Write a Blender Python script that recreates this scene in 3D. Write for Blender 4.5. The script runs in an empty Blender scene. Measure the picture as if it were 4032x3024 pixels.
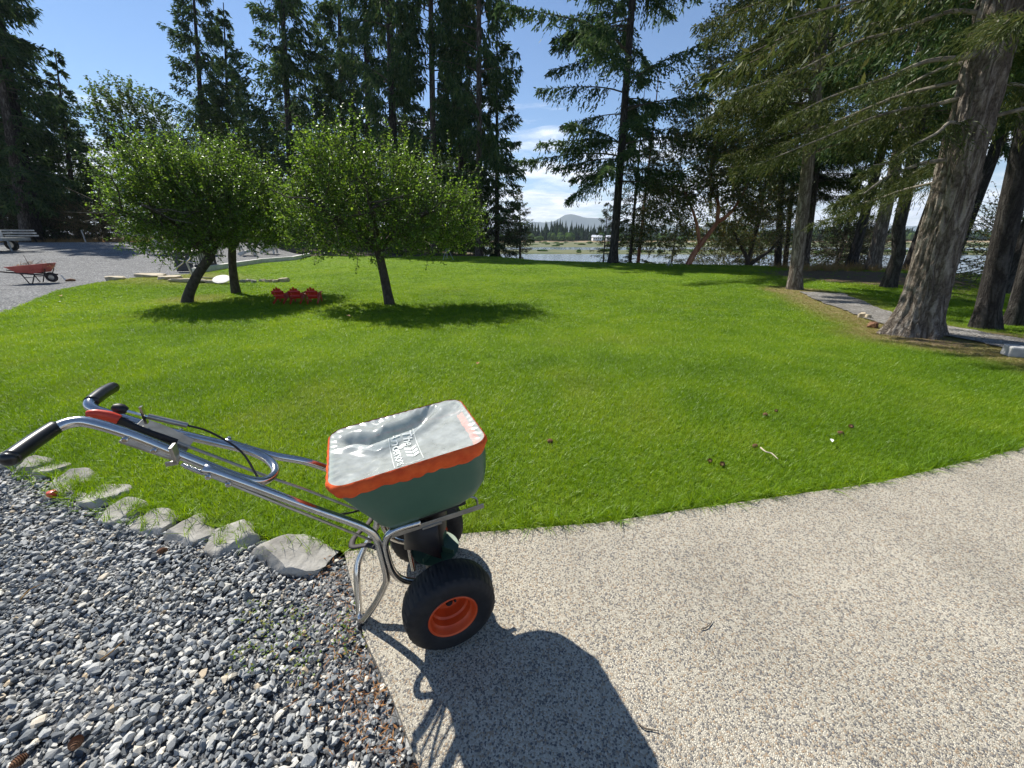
import bpy, bmesh, math, random
import numpy as np
from mathutils import Vector, Matrix, noise as mnoise
from mathutils.geometry import delaunay_2d_cdt

rad = math.radians
S = bpy.context.scene
C = S.collection
R = random.Random(7)
RNG = np.random.default_rng(7)

# ------------------------------------------------------------------ camera, sky, sun, exposure
H, FPX, PITCH = 1.401, 385.0, math.atan(150 / 385.0)
cam_d = bpy.data.cameras.new('camera')
cam_d.sensor_width = 36.0
cam_d.lens = 36.0 * FPX / 1024.0
cam_d.clip_start, cam_d.clip_end = 0.02, 20000
cam = bpy.data.objects.new('camera', cam_d)
C.objects.link(cam)
cam.location = (0, 0, H)
cam.rotation_euler = (math.pi / 2 - PITCH, 0, 0)
S.camera = cam

KX, KY = 0.645, -0.625                      # shadow offset on the ground per metre of height
SUN_EL = math.atan(1 / math.hypot(KX, KY))
SUN_AZ = math.atan2(-KX, -KY)               # clockwise from +Y
world = bpy.data.worlds.new('World')
S.world = world
world.use_nodes = True
sun_d = bpy.data.lights.new('sun', 'SUN')
sun_d.energy, sun_d.angle, sun_d.color = 5.0, rad(0.53), (1.0, 0.95, 0.86)
sun = bpy.data.objects.new('sun', sun_d)
C.objects.link(sun)
sun.rotation_euler = Vector((KX, KY, -1.0)).to_track_quat('-Z', 'Y').to_euler()
S.view_settings.view_transform = 'Standard'
S.view_settings.look = 'None'
S.view_settings.gamma = 1.0
S.view_settings.use_curve_mapping = False
S.view_settings.exposure = 0.74
S.render.engine = 'CYCLES'
S.cycles.use_denoising = True
S.cycles.max_bounces = 6
S.cycles.diffuse_bounces = 3
S.cycles.glossy_bounces = 3
S.cycles.transmission_bounces = 4
S.cycles.transparent_max_bounces = 8
S.cycles.volume_bounces = 0
S.cycles.sample_clamp_indirect = 6.0


def nd(nt, typ, ins=None, **props):
    n = nt.nodes.new(typ)
    for k, v in props.items():
        setattr(n, k, v)
    if ins:
        for k, v in ins.items():
            s = n.inputs[k]
            if isinstance(v, bpy.types.NodeSocket):
                nt.links.new(v, s)
            else:
                s.default_value = v
    return n


def ramp(nt, fac, stops, interp='LINEAR'):
    n = nd(nt, 'ShaderNodeValToRGB', {'Fac': fac})
    cr = n.color_ramp
    cr.interpolation = interp
    while len(cr.elements) < len(stops):
        cr.elements.new(0.5)
    for e, (p, c) in zip(cr.elements, stops):
        e.position = p
        e.color = (c[0], c[1], c[2], 1) if len(c) == 3 else c
    return n.outputs[0]


def math_(nt, op, a, b=0.0, c=None, clamp=False):
    ins = {0: a, 1: b}
    if c is not None:
        ins[2] = c
    return nd(nt, 'ShaderNodeMath', ins, operation=op, use_clamp=clamp).outputs[0]


def mixc(nt, fac, a, b, blend='MIX'):
    n = nd(nt, 'ShaderNodeMix', None, data_type='RGBA', blend_type=blend)
    for i, v in ((0, fac), (6, a), (7, b)):
        if isinstance(v, bpy.types.NodeSocket):
            nt.links.new(v, n.inputs[i])
        else:
            n.inputs[i].default_value = v if i == 0 else (v[0], v[1], v[2], 1)
    return n.outputs[2]


# sky: Nishita with a band of low cumulus and a few wisps, the same all round the horizon
wn = world.node_tree
wn.nodes.clear()
sky = nd(wn, 'ShaderNodeTexSky', sky_type='NISHITA', sun_disc=False, sun_elevation=SUN_EL,
         sun_rotation=SUN_AZ, altitude=20, air_density=1.0, dust_density=0.0, ozone_density=6.0)
tc = nd(wn, 'ShaderNodeTexCoord').outputs['Generated']
sep = nd(wn, 'ShaderNodeSeparateXYZ', {0: tc})
elev = sep.outputs[2]
den = math_(wn, 'ADD', math_(wn, 'MAXIMUM', elev, 0.0), 0.11)
pv = nd(wn, 'ShaderNodeCombineXYZ', {0: math_(wn, 'DIVIDE', sep.outputs[0], den),
                                     1: math_(wn, 'DIVIDE', sep.outputs[1], den), 2: math_(wn, 'MULTIPLY', elev, 6.0)})
cn = nd(wn, 'ShaderNodeTexNoise', {'Vector': pv.outputs[0], 'Scale': 1.25, 'Detail': 8.0, 'Roughness': 0.56, 'Distortion': 0.35})
cn2 = nd(wn, 'ShaderNodeTexNoise', {'Vector': pv.outputs[0], 'Scale': 4.2, 'Detail': 6.0, 'Roughness': 0.6})
thr = math_(wn, 'ADD', math_(wn, 'MULTIPLY', elev, 1.25), 0.28)
cm = math_(wn, 'MULTIPLY', math_(wn, 'SUBTRACT', cn.outputs[0], thr), 6.5, clamp=True)
cm = math_(wn, 'MULTIPLY', cm, math_(wn, 'ADD', math_(wn, 'MULTIPLY', cn2.outputs[0], 0.8), 0.55), clamp=True)
ccol = ramp(wn, cn2.outputs[0], [(0.3, (7.0, 7.6, 8.8)), (0.62, (11.0, 11.2, 11.5))])
csky = mixc(wn, cm, sky.outputs[0], ccol)
bg = nd(wn, 'ShaderNodeBackground', {'Color': csky, 'Strength': 0.078})
wo = nd(wn, 'ShaderNodeOutputWorld', {'Surface': bg.outputs[0]})


# ------------------------------------------------------------------ materials
MATS = {}


def new_mat(name):
    m = bpy.data.materials.new(name)
    m.use_nodes = True
    nt = m.node_tree
    b = nt.nodes['Principled BSDF']
    MATS[name] = m
    return m, nt, b


def setp(nt, b, **kw):
    names = {'col': 'Base Color', 'rough': 'Roughness', 'metal': 'Metallic', 'spec': 'Specular IOR Level',
             'alpha': 'Alpha', 'trans': 'Transmission Weight', 'normal': 'Normal', 'coat': 'Coat Weight', 'ior': 'IOR',
             'sheen': 'Sheen Weight', 'sub': 'Subsurface Weight'}
    for k, v in kw.items():
        s = b.inputs[names[k]]
        if isinstance(v, bpy.types.NodeSocket):
            nt.links.new(v, s)
        elif k == 'col':
            s.default_value = (v[0], v[1], v[2], 1)
        else:
            s.default_value = v


def noise_mat(name, c1, c2, scale=8.0, rough=0.7, metal=0.0, bump=0.0, bscale=None, detail=5.0, stretch=(1, 1, 1), spec=0.5, world_co=False, lo=0.35, hi=0.65):
    m, nt, b = new_mat(name)
    tcn = nd(nt, 'ShaderNodeTexCoord').outputs['Object']
    if world_co:
        tcn = nd(nt, 'ShaderNodeNewGeometry').outputs['Position']
    mp = nd(nt, 'ShaderNodeMapping', {'Vector': tcn, 'Scale': stretch}).outputs[0]
    n = nd(nt, 'ShaderNodeTexNoise', {'Vector': mp, 'Scale': scale, 'Detail': detail, 'Roughness': 0.6})
    setp(nt, b, col=ramp(nt, n.outputs[0], [(lo, c1), (hi, c2)]), rough=rough, metal=metal, spec=spec)
    if bump:
        n2 = nd(nt, 'ShaderNodeTexNoise', {'Vector': mp, 'Scale': bscale or scale * 3, 'Detail': 6.0, 'Roughness': 0.65})
        bp = nd(nt, 'ShaderNodeBump', {'Height': n2.outputs[0], 'Strength': bump, 'Distance': 0.02})
        setp(nt, b, normal=bp.outputs[0])
    return m


def leaf_mat(name, cols, trans=0.35, gloss=0.12, grough=0.35, tcol=None, attr=None, dry=None):
    m, nt, b = new_mat(name)
    nt.nodes.remove(b)
    out = [n for n in nt.nodes if n.type == 'OUTPUT_MATERIAL'][0]
    geo = nd(nt, 'ShaderNodeNewGeometry')
    if attr:
        fac = nd(nt, 'ShaderNodeAttribute', None, attribute_type='INSTANCER', attribute_name='tone').outputs['Fac']
        fac = math_(nt, 'ADD', math_(nt, 'MULTIPLY', fac, 0.6), math_(nt, 'MULTIPLY', geo.outputs['Random Per Island'], 0.4))
    else:
        fac = geo.outputs['Random Per Island']
    k = len(cols)
    col = ramp(nt, fac, [(i / max(1, k - 1), c) for i, c in enumerate(cols)])
    if dry:
        da = nd(nt, 'ShaderNodeAttribute', None, attribute_type='INSTANCER', attribute_name='dry').outputs['Fac']
        col = mixc(nt, da, col, dry)
    hs = nd(nt, 'ShaderNodeHueSaturation', {'Hue': 0.488, 'Saturation': 1.08, 'Value': 1.75 if tcol is None else tcol, 'Color': col}).outputs[0]
    d = nd(nt, 'ShaderNodeBsdfDiffuse', {'Color': col})
    t = nd(nt, 'ShaderNodeBsdfTranslucent', {'Color': hs})
    mx = nd(nt, 'ShaderNodeMixShader', {0: trans, 1: d.outputs[0], 2: t.outputs[0]})
    g = nd(nt, 'ShaderNodeBsdfGlossy', {'Color': (0.9, 0.95, 0.9, 1), 'Roughness': grough})
    fr = nd(nt, 'ShaderNodeFresnel', {'IOR': 1.45})
    gf = math_(nt, 'ADD', math_(nt, 'MULTIPLY', fr.outputs[0], 0.6), gloss * 0.35)
    gf = math_(nt, 'MULTIPLY', gf, min(1.0, gloss * 4))
    mx2 = nd(nt, 'ShaderNodeMixShader', {0: gf, 1: mx.outputs[0], 2: g.outputs[0]})
    nt.links.new(mx2.outputs[0], out.inputs[0])
    return m


leaf_mat('grass', [(0.070, 0.150, 0.010), (0.125, 0.235, 0.013), (0.19, 0.315, 0.018), (0.28, 0.37, 0.034)], trans=0.45, gloss=0.02, grough=0.5, attr=True, dry=(0.24, 0.20, 0.075), tcol=1.35)
leaf_mat('apple_leaf', [(0.045, 0.095, 0.014), (0.075, 0.145, 0.020), (0.11, 0.195, 0.028), (0.155, 0.235, 0.036)], trans=0.50, gloss=0.075, grough=0.34, tcol=1.6)
leaf_mat('fir_needles', [(0.028, 0.058, 0.026), (0.045, 0.085, 0.034), (0.064, 0.11, 0.040), (0.092, 0.13, 0.044)], trans=0.32, gloss=0.012, grough=0.55, tcol=1.5)
leaf_mat('fir_needles_olive', [(0.030, 0.046, 0.016), (0.050, 0.070, 0.021), (0.075, 0.096, 0.027), (0.105, 0.108, 0.042)], trans=0.32, gloss=0.012, grough=0.55, tcol=1.5)
leaf_mat('maple_leaf', [(0.035, 0.065, 0.012), (0.055, 0.095, 0.016), (0.08, 0.125, 0.02)], trans=0.4, gloss=0.04, grough=0.45)
leaf_mat('madrone_leaf', [(0.045, 0.075, 0.018), (0.075, 0.115, 0.025), (0.12, 0.145, 0.032), (0.20, 0.14, 0.04)], trans=0.42, gloss=0.10, grough=0.35)
leaf_mat('shrub_leaf', [(0.018, 0.028, 0.010), (0.030, 0.040, 0.014), (0.048, 0.048, 0.018)], trans=0.22, gloss=0.015)
leaf_mat('tan_shrub_leaf', [(0.12, 0.10, 0.05), (0.20, 0.16, 0.08), (0.15, 0.14, 0.06)], trans=0.3, gloss=0.015)
leaf_mat('dry_stalk', [(0.22, 0.15, 0.06), (0.32, 0.22, 0.10), (0.26, 0.19, 0.09)], trans=0.3, gloss=0.01)
leaf_mat('weed_leaf', [(0.08, 0.15, 0.03), (0.14, 0.20, 0.04), (0.22, 0.2, 0.05)], trans=0.35, gloss=0.03)
leaf_mat('needle_litter', [(0.16, 0.07, 0.03), (0.24, 0.12, 0.05), (0.32, 0.19, 0.09)], trans=0.05, gloss=0.01)
leaf_mat('far_conifer', [(0.020, 0.040, 0.016), (0.030, 0.055, 0.02), (0.04, 0.066, 0.022)], trans=0.1, gloss=0.0)
leaf_mat('far_broadleaf', [(0.045, 0.085, 0.02), (0.07, 0.11, 0.028)], trans=0.2, gloss=0.0)
noise_mat('twig_wood', (0.06, 0.045, 0.032), (0.13, 0.105, 0.08), 14, 0.9)
noise_mat('pale_limb', (0.10, 0.085, 0.062), (0.26, 0.23, 0.18), 9, 0.85, bump=0.5)
noise_mat('apple_bark', (0.030, 0.024, 0.018), (0.085, 0.07, 0.055), 16, 0.95, bump=0.9, bscale=30, stretch=(1, 1, 0.5))
noise_mat('madrone_bark', (0.20, 0.055, 0.022), (0.42, 0.19, 0.10), 3.5, 0.55, bump=0.25, stretch=(1, 1, 0.35))
noise_mat('rock', (0.20, 0.19, 0.17), (0.40, 0.385, 0.35), 7, 0.92, bump=0.55, bscale=22, spec=0.25)
noise_mat('flagstone', (0.36, 0.30, 0.21), (0.55, 0.48, 0.36), 5, 0.9, bump=0.4, bscale=18, spec=0.25)
noise_mat('steel', (0.52, 0.52, 0.51), (0.64, 0.63, 0.61), 30, 0.19, metal=1.0, bump=0.015, bscale=60)
noise_mat('dull_steel', (0.33, 0.32, 0.30), (0.46, 0.45, 0.42), 25, 0.38, metal=0.9, bump=0.05)
noise_mat('black_rubber', (0.010, 0.0105, 0.012), (0.018, 0.018, 0.020), 40, 0.62, bump=0.05, spec=0.35)
noise_mat('grip_vinyl', (0.008, 0.009, 0.010), (0.014, 0.015, 0.016), 30, 0.33, spec=0.5)
noise_mat('black_plastic', (0.008, 0.0085, 0.011), (0.014, 0.0145, 0.018), 30, 0.5, spec=0.4)
noise_mat('green_plastic', (0.050, 0.115, 0.078), (0.064, 0.14, 0.094), 6, 0.42, bump=0.03, bscale=60, spec=0.4)
noise_mat('spinner_green', (0.05, 0.10, 0.055), (0.08, 0.14, 0.08), 12, 0.5, spec=0.4)
noise_mat('orange_fabric', (0.62, 0.075, 0.018), (0.78, 0.13, 0.028), 20, 0.75, bump=0.25, bscale=45, spec=0.25)
noise_mat('orange_paint', (0.55, 0.06, 0.012), (0.70, 0.10, 0.02), 8, 0.42)
noise_mat('red_plastic', (0.50, 0.035, 0.015), (0.62, 0.06, 0.02), 10, 0.4)
noise_mat('chair_red', (0.46, 0.022, 0.014), (0.58, 0.04, 0.02), 8, 0.4)
noise_mat('barrow_red', (0.42, 0.075, 0.06), (0.56, 0.13, 0.10), 3, 0.55)
noise_mat('grey_timber', (0.30, 0.28, 0.25), (0.50, 0.48, 0.44), 6, 0.85, bump=0.3, stretch=(0.3, 4, 4))
noise_mat('dark_board', (0.045, 0.045, 0.045), (0.085, 0.083, 0.08), 5, 0.8, stretch=(0.4, 5, 5))
noise_mat('white_paint', (0.66, 0.67, 0.68), (0.80, 0.80, 0.79), 4, 0.5)
noise_mat('weathered_white', (0.50, 0.49, 0.45), (0.68, 0.66, 0.61), 7, 0.7)
noise_mat('trailer_grey', (0.16, 0.19, 0.21), (0.27, 0.30, 0.32), 5, 0.6)
noise_mat('barrow_frame', (0.018, 0.014, 0.016), (0.04, 0.03, 0.03), 12, 0.7)
noise_mat('cone_scale', (0.10, 0.045, 0.02), (0.22, 0.11, 0.055), 40, 0.85)
noise_mat('brown_leaf', (0.25, 0.12, 0.04), (0.42, 0.24, 0.10), 20, 0.8)
noise_mat('sprinkler_metal', (0.30, 0.34, 0.35), (0.45, 0.48, 0.48), 12, 0.45, metal=0.6)
noise_mat('concrete_block', (0.30, 0.31, 0.31), (0.42, 0.42, 0.41), 9, 0.9, bump=0.2)
noise_mat('hill_forest', (0.030, 0.05, 0.035), (0.05, 0.075, 0.05), 0.01, 1.0)
noise_mat('marsh_grass', (0.055, 0.080, 0.025), (0.14, 0.135, 0.055), 0.09, 1.0, detail=8, stretch=(1, 2.2, 1), world_co=True)
noise_mat('dry_field', (0.22, 0.16, 0.085), (0.30, 0.22, 0.12), 0.05, 1.0, detail=8, world_co=True)
noise_mat('forest_floor', (0.045, 0.034, 0.018), (0.13, 0.10, 0.05), 1.3, 1.0, bump=0.6, bscale=9, detail=9, world_co=True)
noise_mat('house_white', (0.72, 0.73, 0.74), (0.80, 0.80, 0.80), 0.5, 0.7)
noise_mat('house_roof', (0.55, 0.58, 0.62), (0.66, 0.68, 0.72), 0.5, 0.5)
noise_mat('window_glass', (0.02, 0.025, 0.03), (0.035, 0.04, 0.045), 1.0, 0.1)
noise_mat('print_white', (0.62, 0.66, 0.64), (0.70, 0.73, 0.71), 30, 0.5)


def bark_mat(name, c1, c2, c3, scale):
    m, nt, b = new_mat(name)
    co = nd(nt, 'ShaderNodeTexCoord').outputs['Object']
    mp = nd(nt, 'ShaderNodeMapping', {'Vector': co, 'Scale': (1, 1, 0.20)}).outputs[0]
    r1 = nd(nt, 'ShaderNodeTexNoise', {'Vector': mp, 'Scale': scale, 'Detail': 5.0, 'Roughness': 0.6, 'Distortion': 0.6})
    rid = math_(nt, 'ABSOLUTE', math_(nt, 'SUBTRACT', r1.outputs[0], 0.5))
    rid = math_(nt, 'MINIMUM', math_(nt, 'MULTIPLY', rid, 7.0), 1.0)
    n = nd(nt, 'ShaderNodeTexNoise', {'Vector': co, 'Scale': scale * 3.0, 'Detail': 7.0, 'Roughness': 0.7})
    h = math_(nt, 'ADD', math_(nt, 'MULTIPLY', rid, 0.55), math_(nt, 'MULTIPLY', n.outputs[0], 0.75))
    setp(nt, b, col=ramp(nt, h, [(0.28, c1), (0.62, c2), (1.0, c3)]), rough=0.95, spec=0.15,
         normal=nd(nt, 'ShaderNodeBump', {'Height': h, 'Strength': 0.9, 'Distance': 0.05}).outputs[0])


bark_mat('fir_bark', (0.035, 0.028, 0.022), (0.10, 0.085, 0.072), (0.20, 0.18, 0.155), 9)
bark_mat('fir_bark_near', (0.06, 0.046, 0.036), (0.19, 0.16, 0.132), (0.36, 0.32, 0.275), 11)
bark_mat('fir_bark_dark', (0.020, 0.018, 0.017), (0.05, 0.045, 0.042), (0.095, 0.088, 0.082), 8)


def cell_mat(name, scale, cols, rough, bump, gap=0.06, gapcol=None, stain=0.0, pos=True, dist=0.004):
    """pebbly surface: Voronoi cells of different colours with recessed joints"""
    m, nt, b = new_mat(name)
    co = nd(nt, 'ShaderNodeNewGeometry').outputs['Position']
    nz = nd(nt, 'ShaderNodeTexNoise', {'Vector': co, 'Scale': scale * 0.9, 'Detail': 2.0})
    off = nd(nt, 'ShaderNodeVectorMath', {0: co, 1: nd(nt, 'ShaderNodeVectorMath', {0: nz.outputs['Color'], 'Scale': 0.55 / scale}, operation='SCALE').outputs[0]}, operation='ADD').outputs[0]
    v = nd(nt, 'ShaderNodeTexVoronoi', {'Vector': off, 'Scale': scale})
    ve = nd(nt, 'ShaderNodeTexVoronoi', {'Vector': off, 'Scale': scale}, feature='DISTANCE_TO_EDGE')
    sx = nd(nt, 'ShaderNodeSeparateColor', {0: v.outputs['Color']})
    k = len(cols)
    col = ramp(nt, sx.outputs[0], [(i / (k - 1), c) for i, c in enumerate(cols)], 'CONSTANT' if k > 4 else 'LINEAR')
    if gapcol:
        e = ramp(nt, ve.outputs[0], [(0.0, (1, 1, 1)), (gap, (0, 0, 0))])
        col = mixc(nt, e, col, gapcol)
    if stain:
        st = nd(nt, 'ShaderNodeTexNoise', {'Vector': co, 'Scale': 1.3, 'Detail': 6.0, 'Roughness': 0.65})
        col = mixc(nt, 1.0, col, ramp(nt, st.outputs[0], [(0.3, (1 - stain, 1 - stain, 1 - stain)), (0.7, (1, 1, 1))]), 'MULTIPLY')
    setp(nt, b, col=col, rough=rough, spec=0.3)
    hh = math_(nt, 'MINIMUM', ve.outputs[0], 0.3)
    hh = math_(nt, 'ADD', hh, math_(nt, 'MULTIPLY', sx.outputs[1], 0.25))
    setp(nt, b, normal=nd(nt, 'ShaderNodeBump', {'Height': hh, 'Strength': bump, 'Distance': dist}).outputs[0])
    return m


cell_mat('aggregate', 185, [(0.43, 0.38, 0.295), (0.60, 0.555, 0.455), (0.19, 0.18, 0.17), (0.65, 0.60, 0.49), (0.39, 0.295, 0.20), (0.51, 0.47, 0.385), (0.14, 0.14, 0.145), (0.56, 0.505, 0.41), (0.33, 0.31, 0.27)],
         0.85, 1.0, gap=0.09, gapcol=(0.46, 0.42, 0.34), stain=0.28, dist=0.006)
cell_mat('gravel_bed', 34, [(0.08, 0.085, 0.092), (0.17, 0.178, 0.185), (0.27, 0.275, 0.28), (0.13, 0.137, 0.147), (0.40, 0.40, 0.39), (0.22, 0.225, 0.23), (0.16, 0.165, 0.172)], 0.9, 1.0, gap=0.06, gapcol=(0.05, 0.05, 0.05), stain=0.35, dist=0.025)
cell_mat('path_gravel', 26, [(0.22, 0.21, 0.19), (0.33, 0.32, 0.30), (0.40, 0.385, 0.36), (0.27, 0.25, 0.22), (0.36, 0.35, 0.33)], 0.9, 0.9, gap=0.08, gapcol=(0.10, 0.09, 0.08), stain=0.5, dist=0.03)

# water: dark, glossy, fine ripples
m, nt, b = new_mat('water')
co = nd(nt, 'ShaderNodeNewGeometry').outputs['Position']
mp = nd(nt, 'ShaderNodeMapping', {'Vector': co, 'Scale': (0.6, 2.2, 1)}).outputs[0]
n1 = nd(nt, 'ShaderNodeTexNoise', {'Vector': mp, 'Scale': 0.35, 'Detail': 7.0, 'Roughness': 0.7})
setp(nt, b, col=(0.03, 0.05, 0.07), rough=0.12, spec=0.6, normal=nd(nt, 'ShaderNodeBump', {'Height': n1.outputs[0], 'Strength': 0.13, 'Distance': 0.5}).outputs[0])

# turf under the blades: thatch, with dry and bare areas held as an attribute of the lawn mesh
m, nt, b = new_mat('turf')
co = nd(nt, 'ShaderNodeNewGeometry').outputs['Position']
n1 = nd(nt, 'ShaderNodeTexNoise', {'Vector': co, 'Scale': 34.0, 'Detail': 6.0, 'Roughness': 0.7})
n2 = nd(nt, 'ShaderNodeTexNoise', {'Vector': co, 'Scale': 0.55, 'Detail': 5.0, 'Roughness': 0.6})
gcol = ramp(nt, n1.outputs[0], [(0.3, (0.068, 0.128, 0.010)), (0.5, (0.118, 0.205, 0.012)), (0.72, (0.18, 0.275, 0.022))])
gcol = mixc(nt, 1.0, gcol, ramp(nt, n2.outputs[0], [(0.3, (0.82, 0.86, 0.8)), (0.7, (1.1, 1.05, 1.0))]), 'MULTIPLY')
dcol = ramp(nt, n1.outputs[0], [(0.3, (0.15, 0.125, 0.05)), (0.7, (0.29, 0.24, 0.11))])
scol = ramp(nt, n1.outputs[0], [(0.3, (0.075, 0.05, 0.03)), (0.7, (0.20, 0.15, 0.09))])
dn = nd(nt, 'ShaderNodeTexNoise', {'Vector': co, 'Scale': 3.0, 'Detail': 5.0})
da = nd(nt, 'ShaderNodeAttribute', None, attribute_name='dry').outputs['Fac']
sa = nd(nt, 'ShaderNodeAttribute', None, attribute_name='soil').outputs['Fac']
dd = math_(nt, 'MULTIPLY', da, math_(nt, 'ADD', dn.outputs[0], 0.55), clamp=True)
sd = math_(nt, 'MULTIPLY', sa, math_(nt, 'ADD', dn.outputs[0], 0.6), clamp=True)
setp(nt, b, col=mixc(nt, sd, mixc(nt, dd, gcol, dcol), scol), rough=0.95, spec=0.15,
     normal=nd(nt, 'ShaderNodeBump', {'Height': n1.outputs[0], 'Strength': 0.8, 'Distance': 0.03}).outputs[0])

# loose gravel: colour per stone with speckle
m, nt, b = new_mat('gravel_stone')
geo = nd(nt, 'ShaderNodeNewGeometry')
cst = ramp(nt, geo.outputs['Random Per Island'], [(0.0, (0.09, 0.10, 0.112)), (0.2, (0.165, 0.18, 0.193)), (0.42, (0.255, 0.268, 0.273)), (0.64, (0.37, 0.375, 0.37)), (0.82, (0.50, 0.495, 0.47)), (0.94, (0.62, 0.585, 0.51)), (1.0, (0.45, 0.35, 0.23))])
sp = nd(nt, 'ShaderNodeTexNoise', {'Vector': geo.outputs['Position'], 'Scale': 260.0, 'Detail': 4.0, 'Roughness': 0.7})
setp(nt, b, col=mixc(nt, 1.0, cst, ramp(nt, sp.outputs[0], [(0.3, (0.72, 0.73, 0.74)), (0.7, (1.2, 1.2, 1.18))]), 'MULTIPLY'), rough=0.75, spec=0.35,
     normal=nd(nt, 'ShaderNodeBump', {'Height': sp.outputs[0], 'Strength': 0.25, 'Distance': 0.002}).outputs[0])

# clear vinyl: part see-through, part milky, glossy
m, nt, b = new_mat('clear_vinyl')
co = nd(nt, 'ShaderNodeTexCoord').outputs['Object']
n1 = nd(nt, 'ShaderNodeTexNoise', {'Vector': co, 'Scale': 22.0, 'Detail': 6.0, 'Roughness': 0.65})
n2 = nd(nt, 'ShaderNodeTexNoise', {'Vector': co, 'Scale': 60.0, 'Detail': 3.0})
setp(nt, b, col=(0.88, 0.93, 0.90), rough=0.19, spec=1.0, alpha=ramp(nt, n1.outputs[0], [(0.3, (0.30, 0.30, 0.30)), (0.7, (0.46, 0.46, 0.46))]),
     normal=nd(nt, 'ShaderNodeBump', {'Height': n2.outputs[0], 'Strength': 0.05, 'Distance': 0.004}).outputs[0])

MAT = lambda k: MATS[k]

# ------------------------------------------------------------------ mesh helpers


def link(o, parent=None):
    C.objects.link(o)
    if parent:
        o.parent = parent
    return o


def tag(o, label=None, cat=None, group=None, kind=None):
    for k, v in (('label', label), ('category', cat), ('group', group), ('kind', kind)):
        if v:
            o[k] = v
    return o


def empty(name, loc=(0, 0, 0), rz=0.0, label=None, cat=None, group=None):
    o = bpy.data.objects.new(name, None)
    o.empty_display_size = 0.05
    C.objects.link(o)
    o.location = loc
    o.rotation_euler = (0, 0, rz)
    return tag(o, label, cat, group)


def np_mesh(name, V, F, smooth=False, attrs=None):
    """F: (n,k) int array of equal-size faces"""
    V = np.asarray(V, np.float32)
    F = np.asarray(F, np.int32)
    me = bpy.data.meshes.new(name)
    me.vertices.add(len(V))
    me.vertices.foreach_set('co', V.ravel())
    n, k = F.shape
    me.loops.add(n * k)
    me.loops.foreach_set('vertex_index', F.ravel())
    me.polygons.add(n)
    me.polygons.foreach_set('loop_start', np.arange(0, n * k, k, dtype=np.int32))
    try:
        me.polygons.foreach_set('loop_total', np.full(n, k, np.int32))
    except Exception:
        pass
    me.update(calc_edges=True)
    me.polygons.foreach_set('use_smooth', np.full(n, smooth, bool))
    if attrs:
        for an, (typ, arr) in attrs.items():
            at = me.attributes.new(an, typ, 'POINT')
            at.data.foreach_set('vector' if typ == 'FLOAT_VECTOR' else 'value', np.asarray(arr, np.float32).ravel())
    return me


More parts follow.
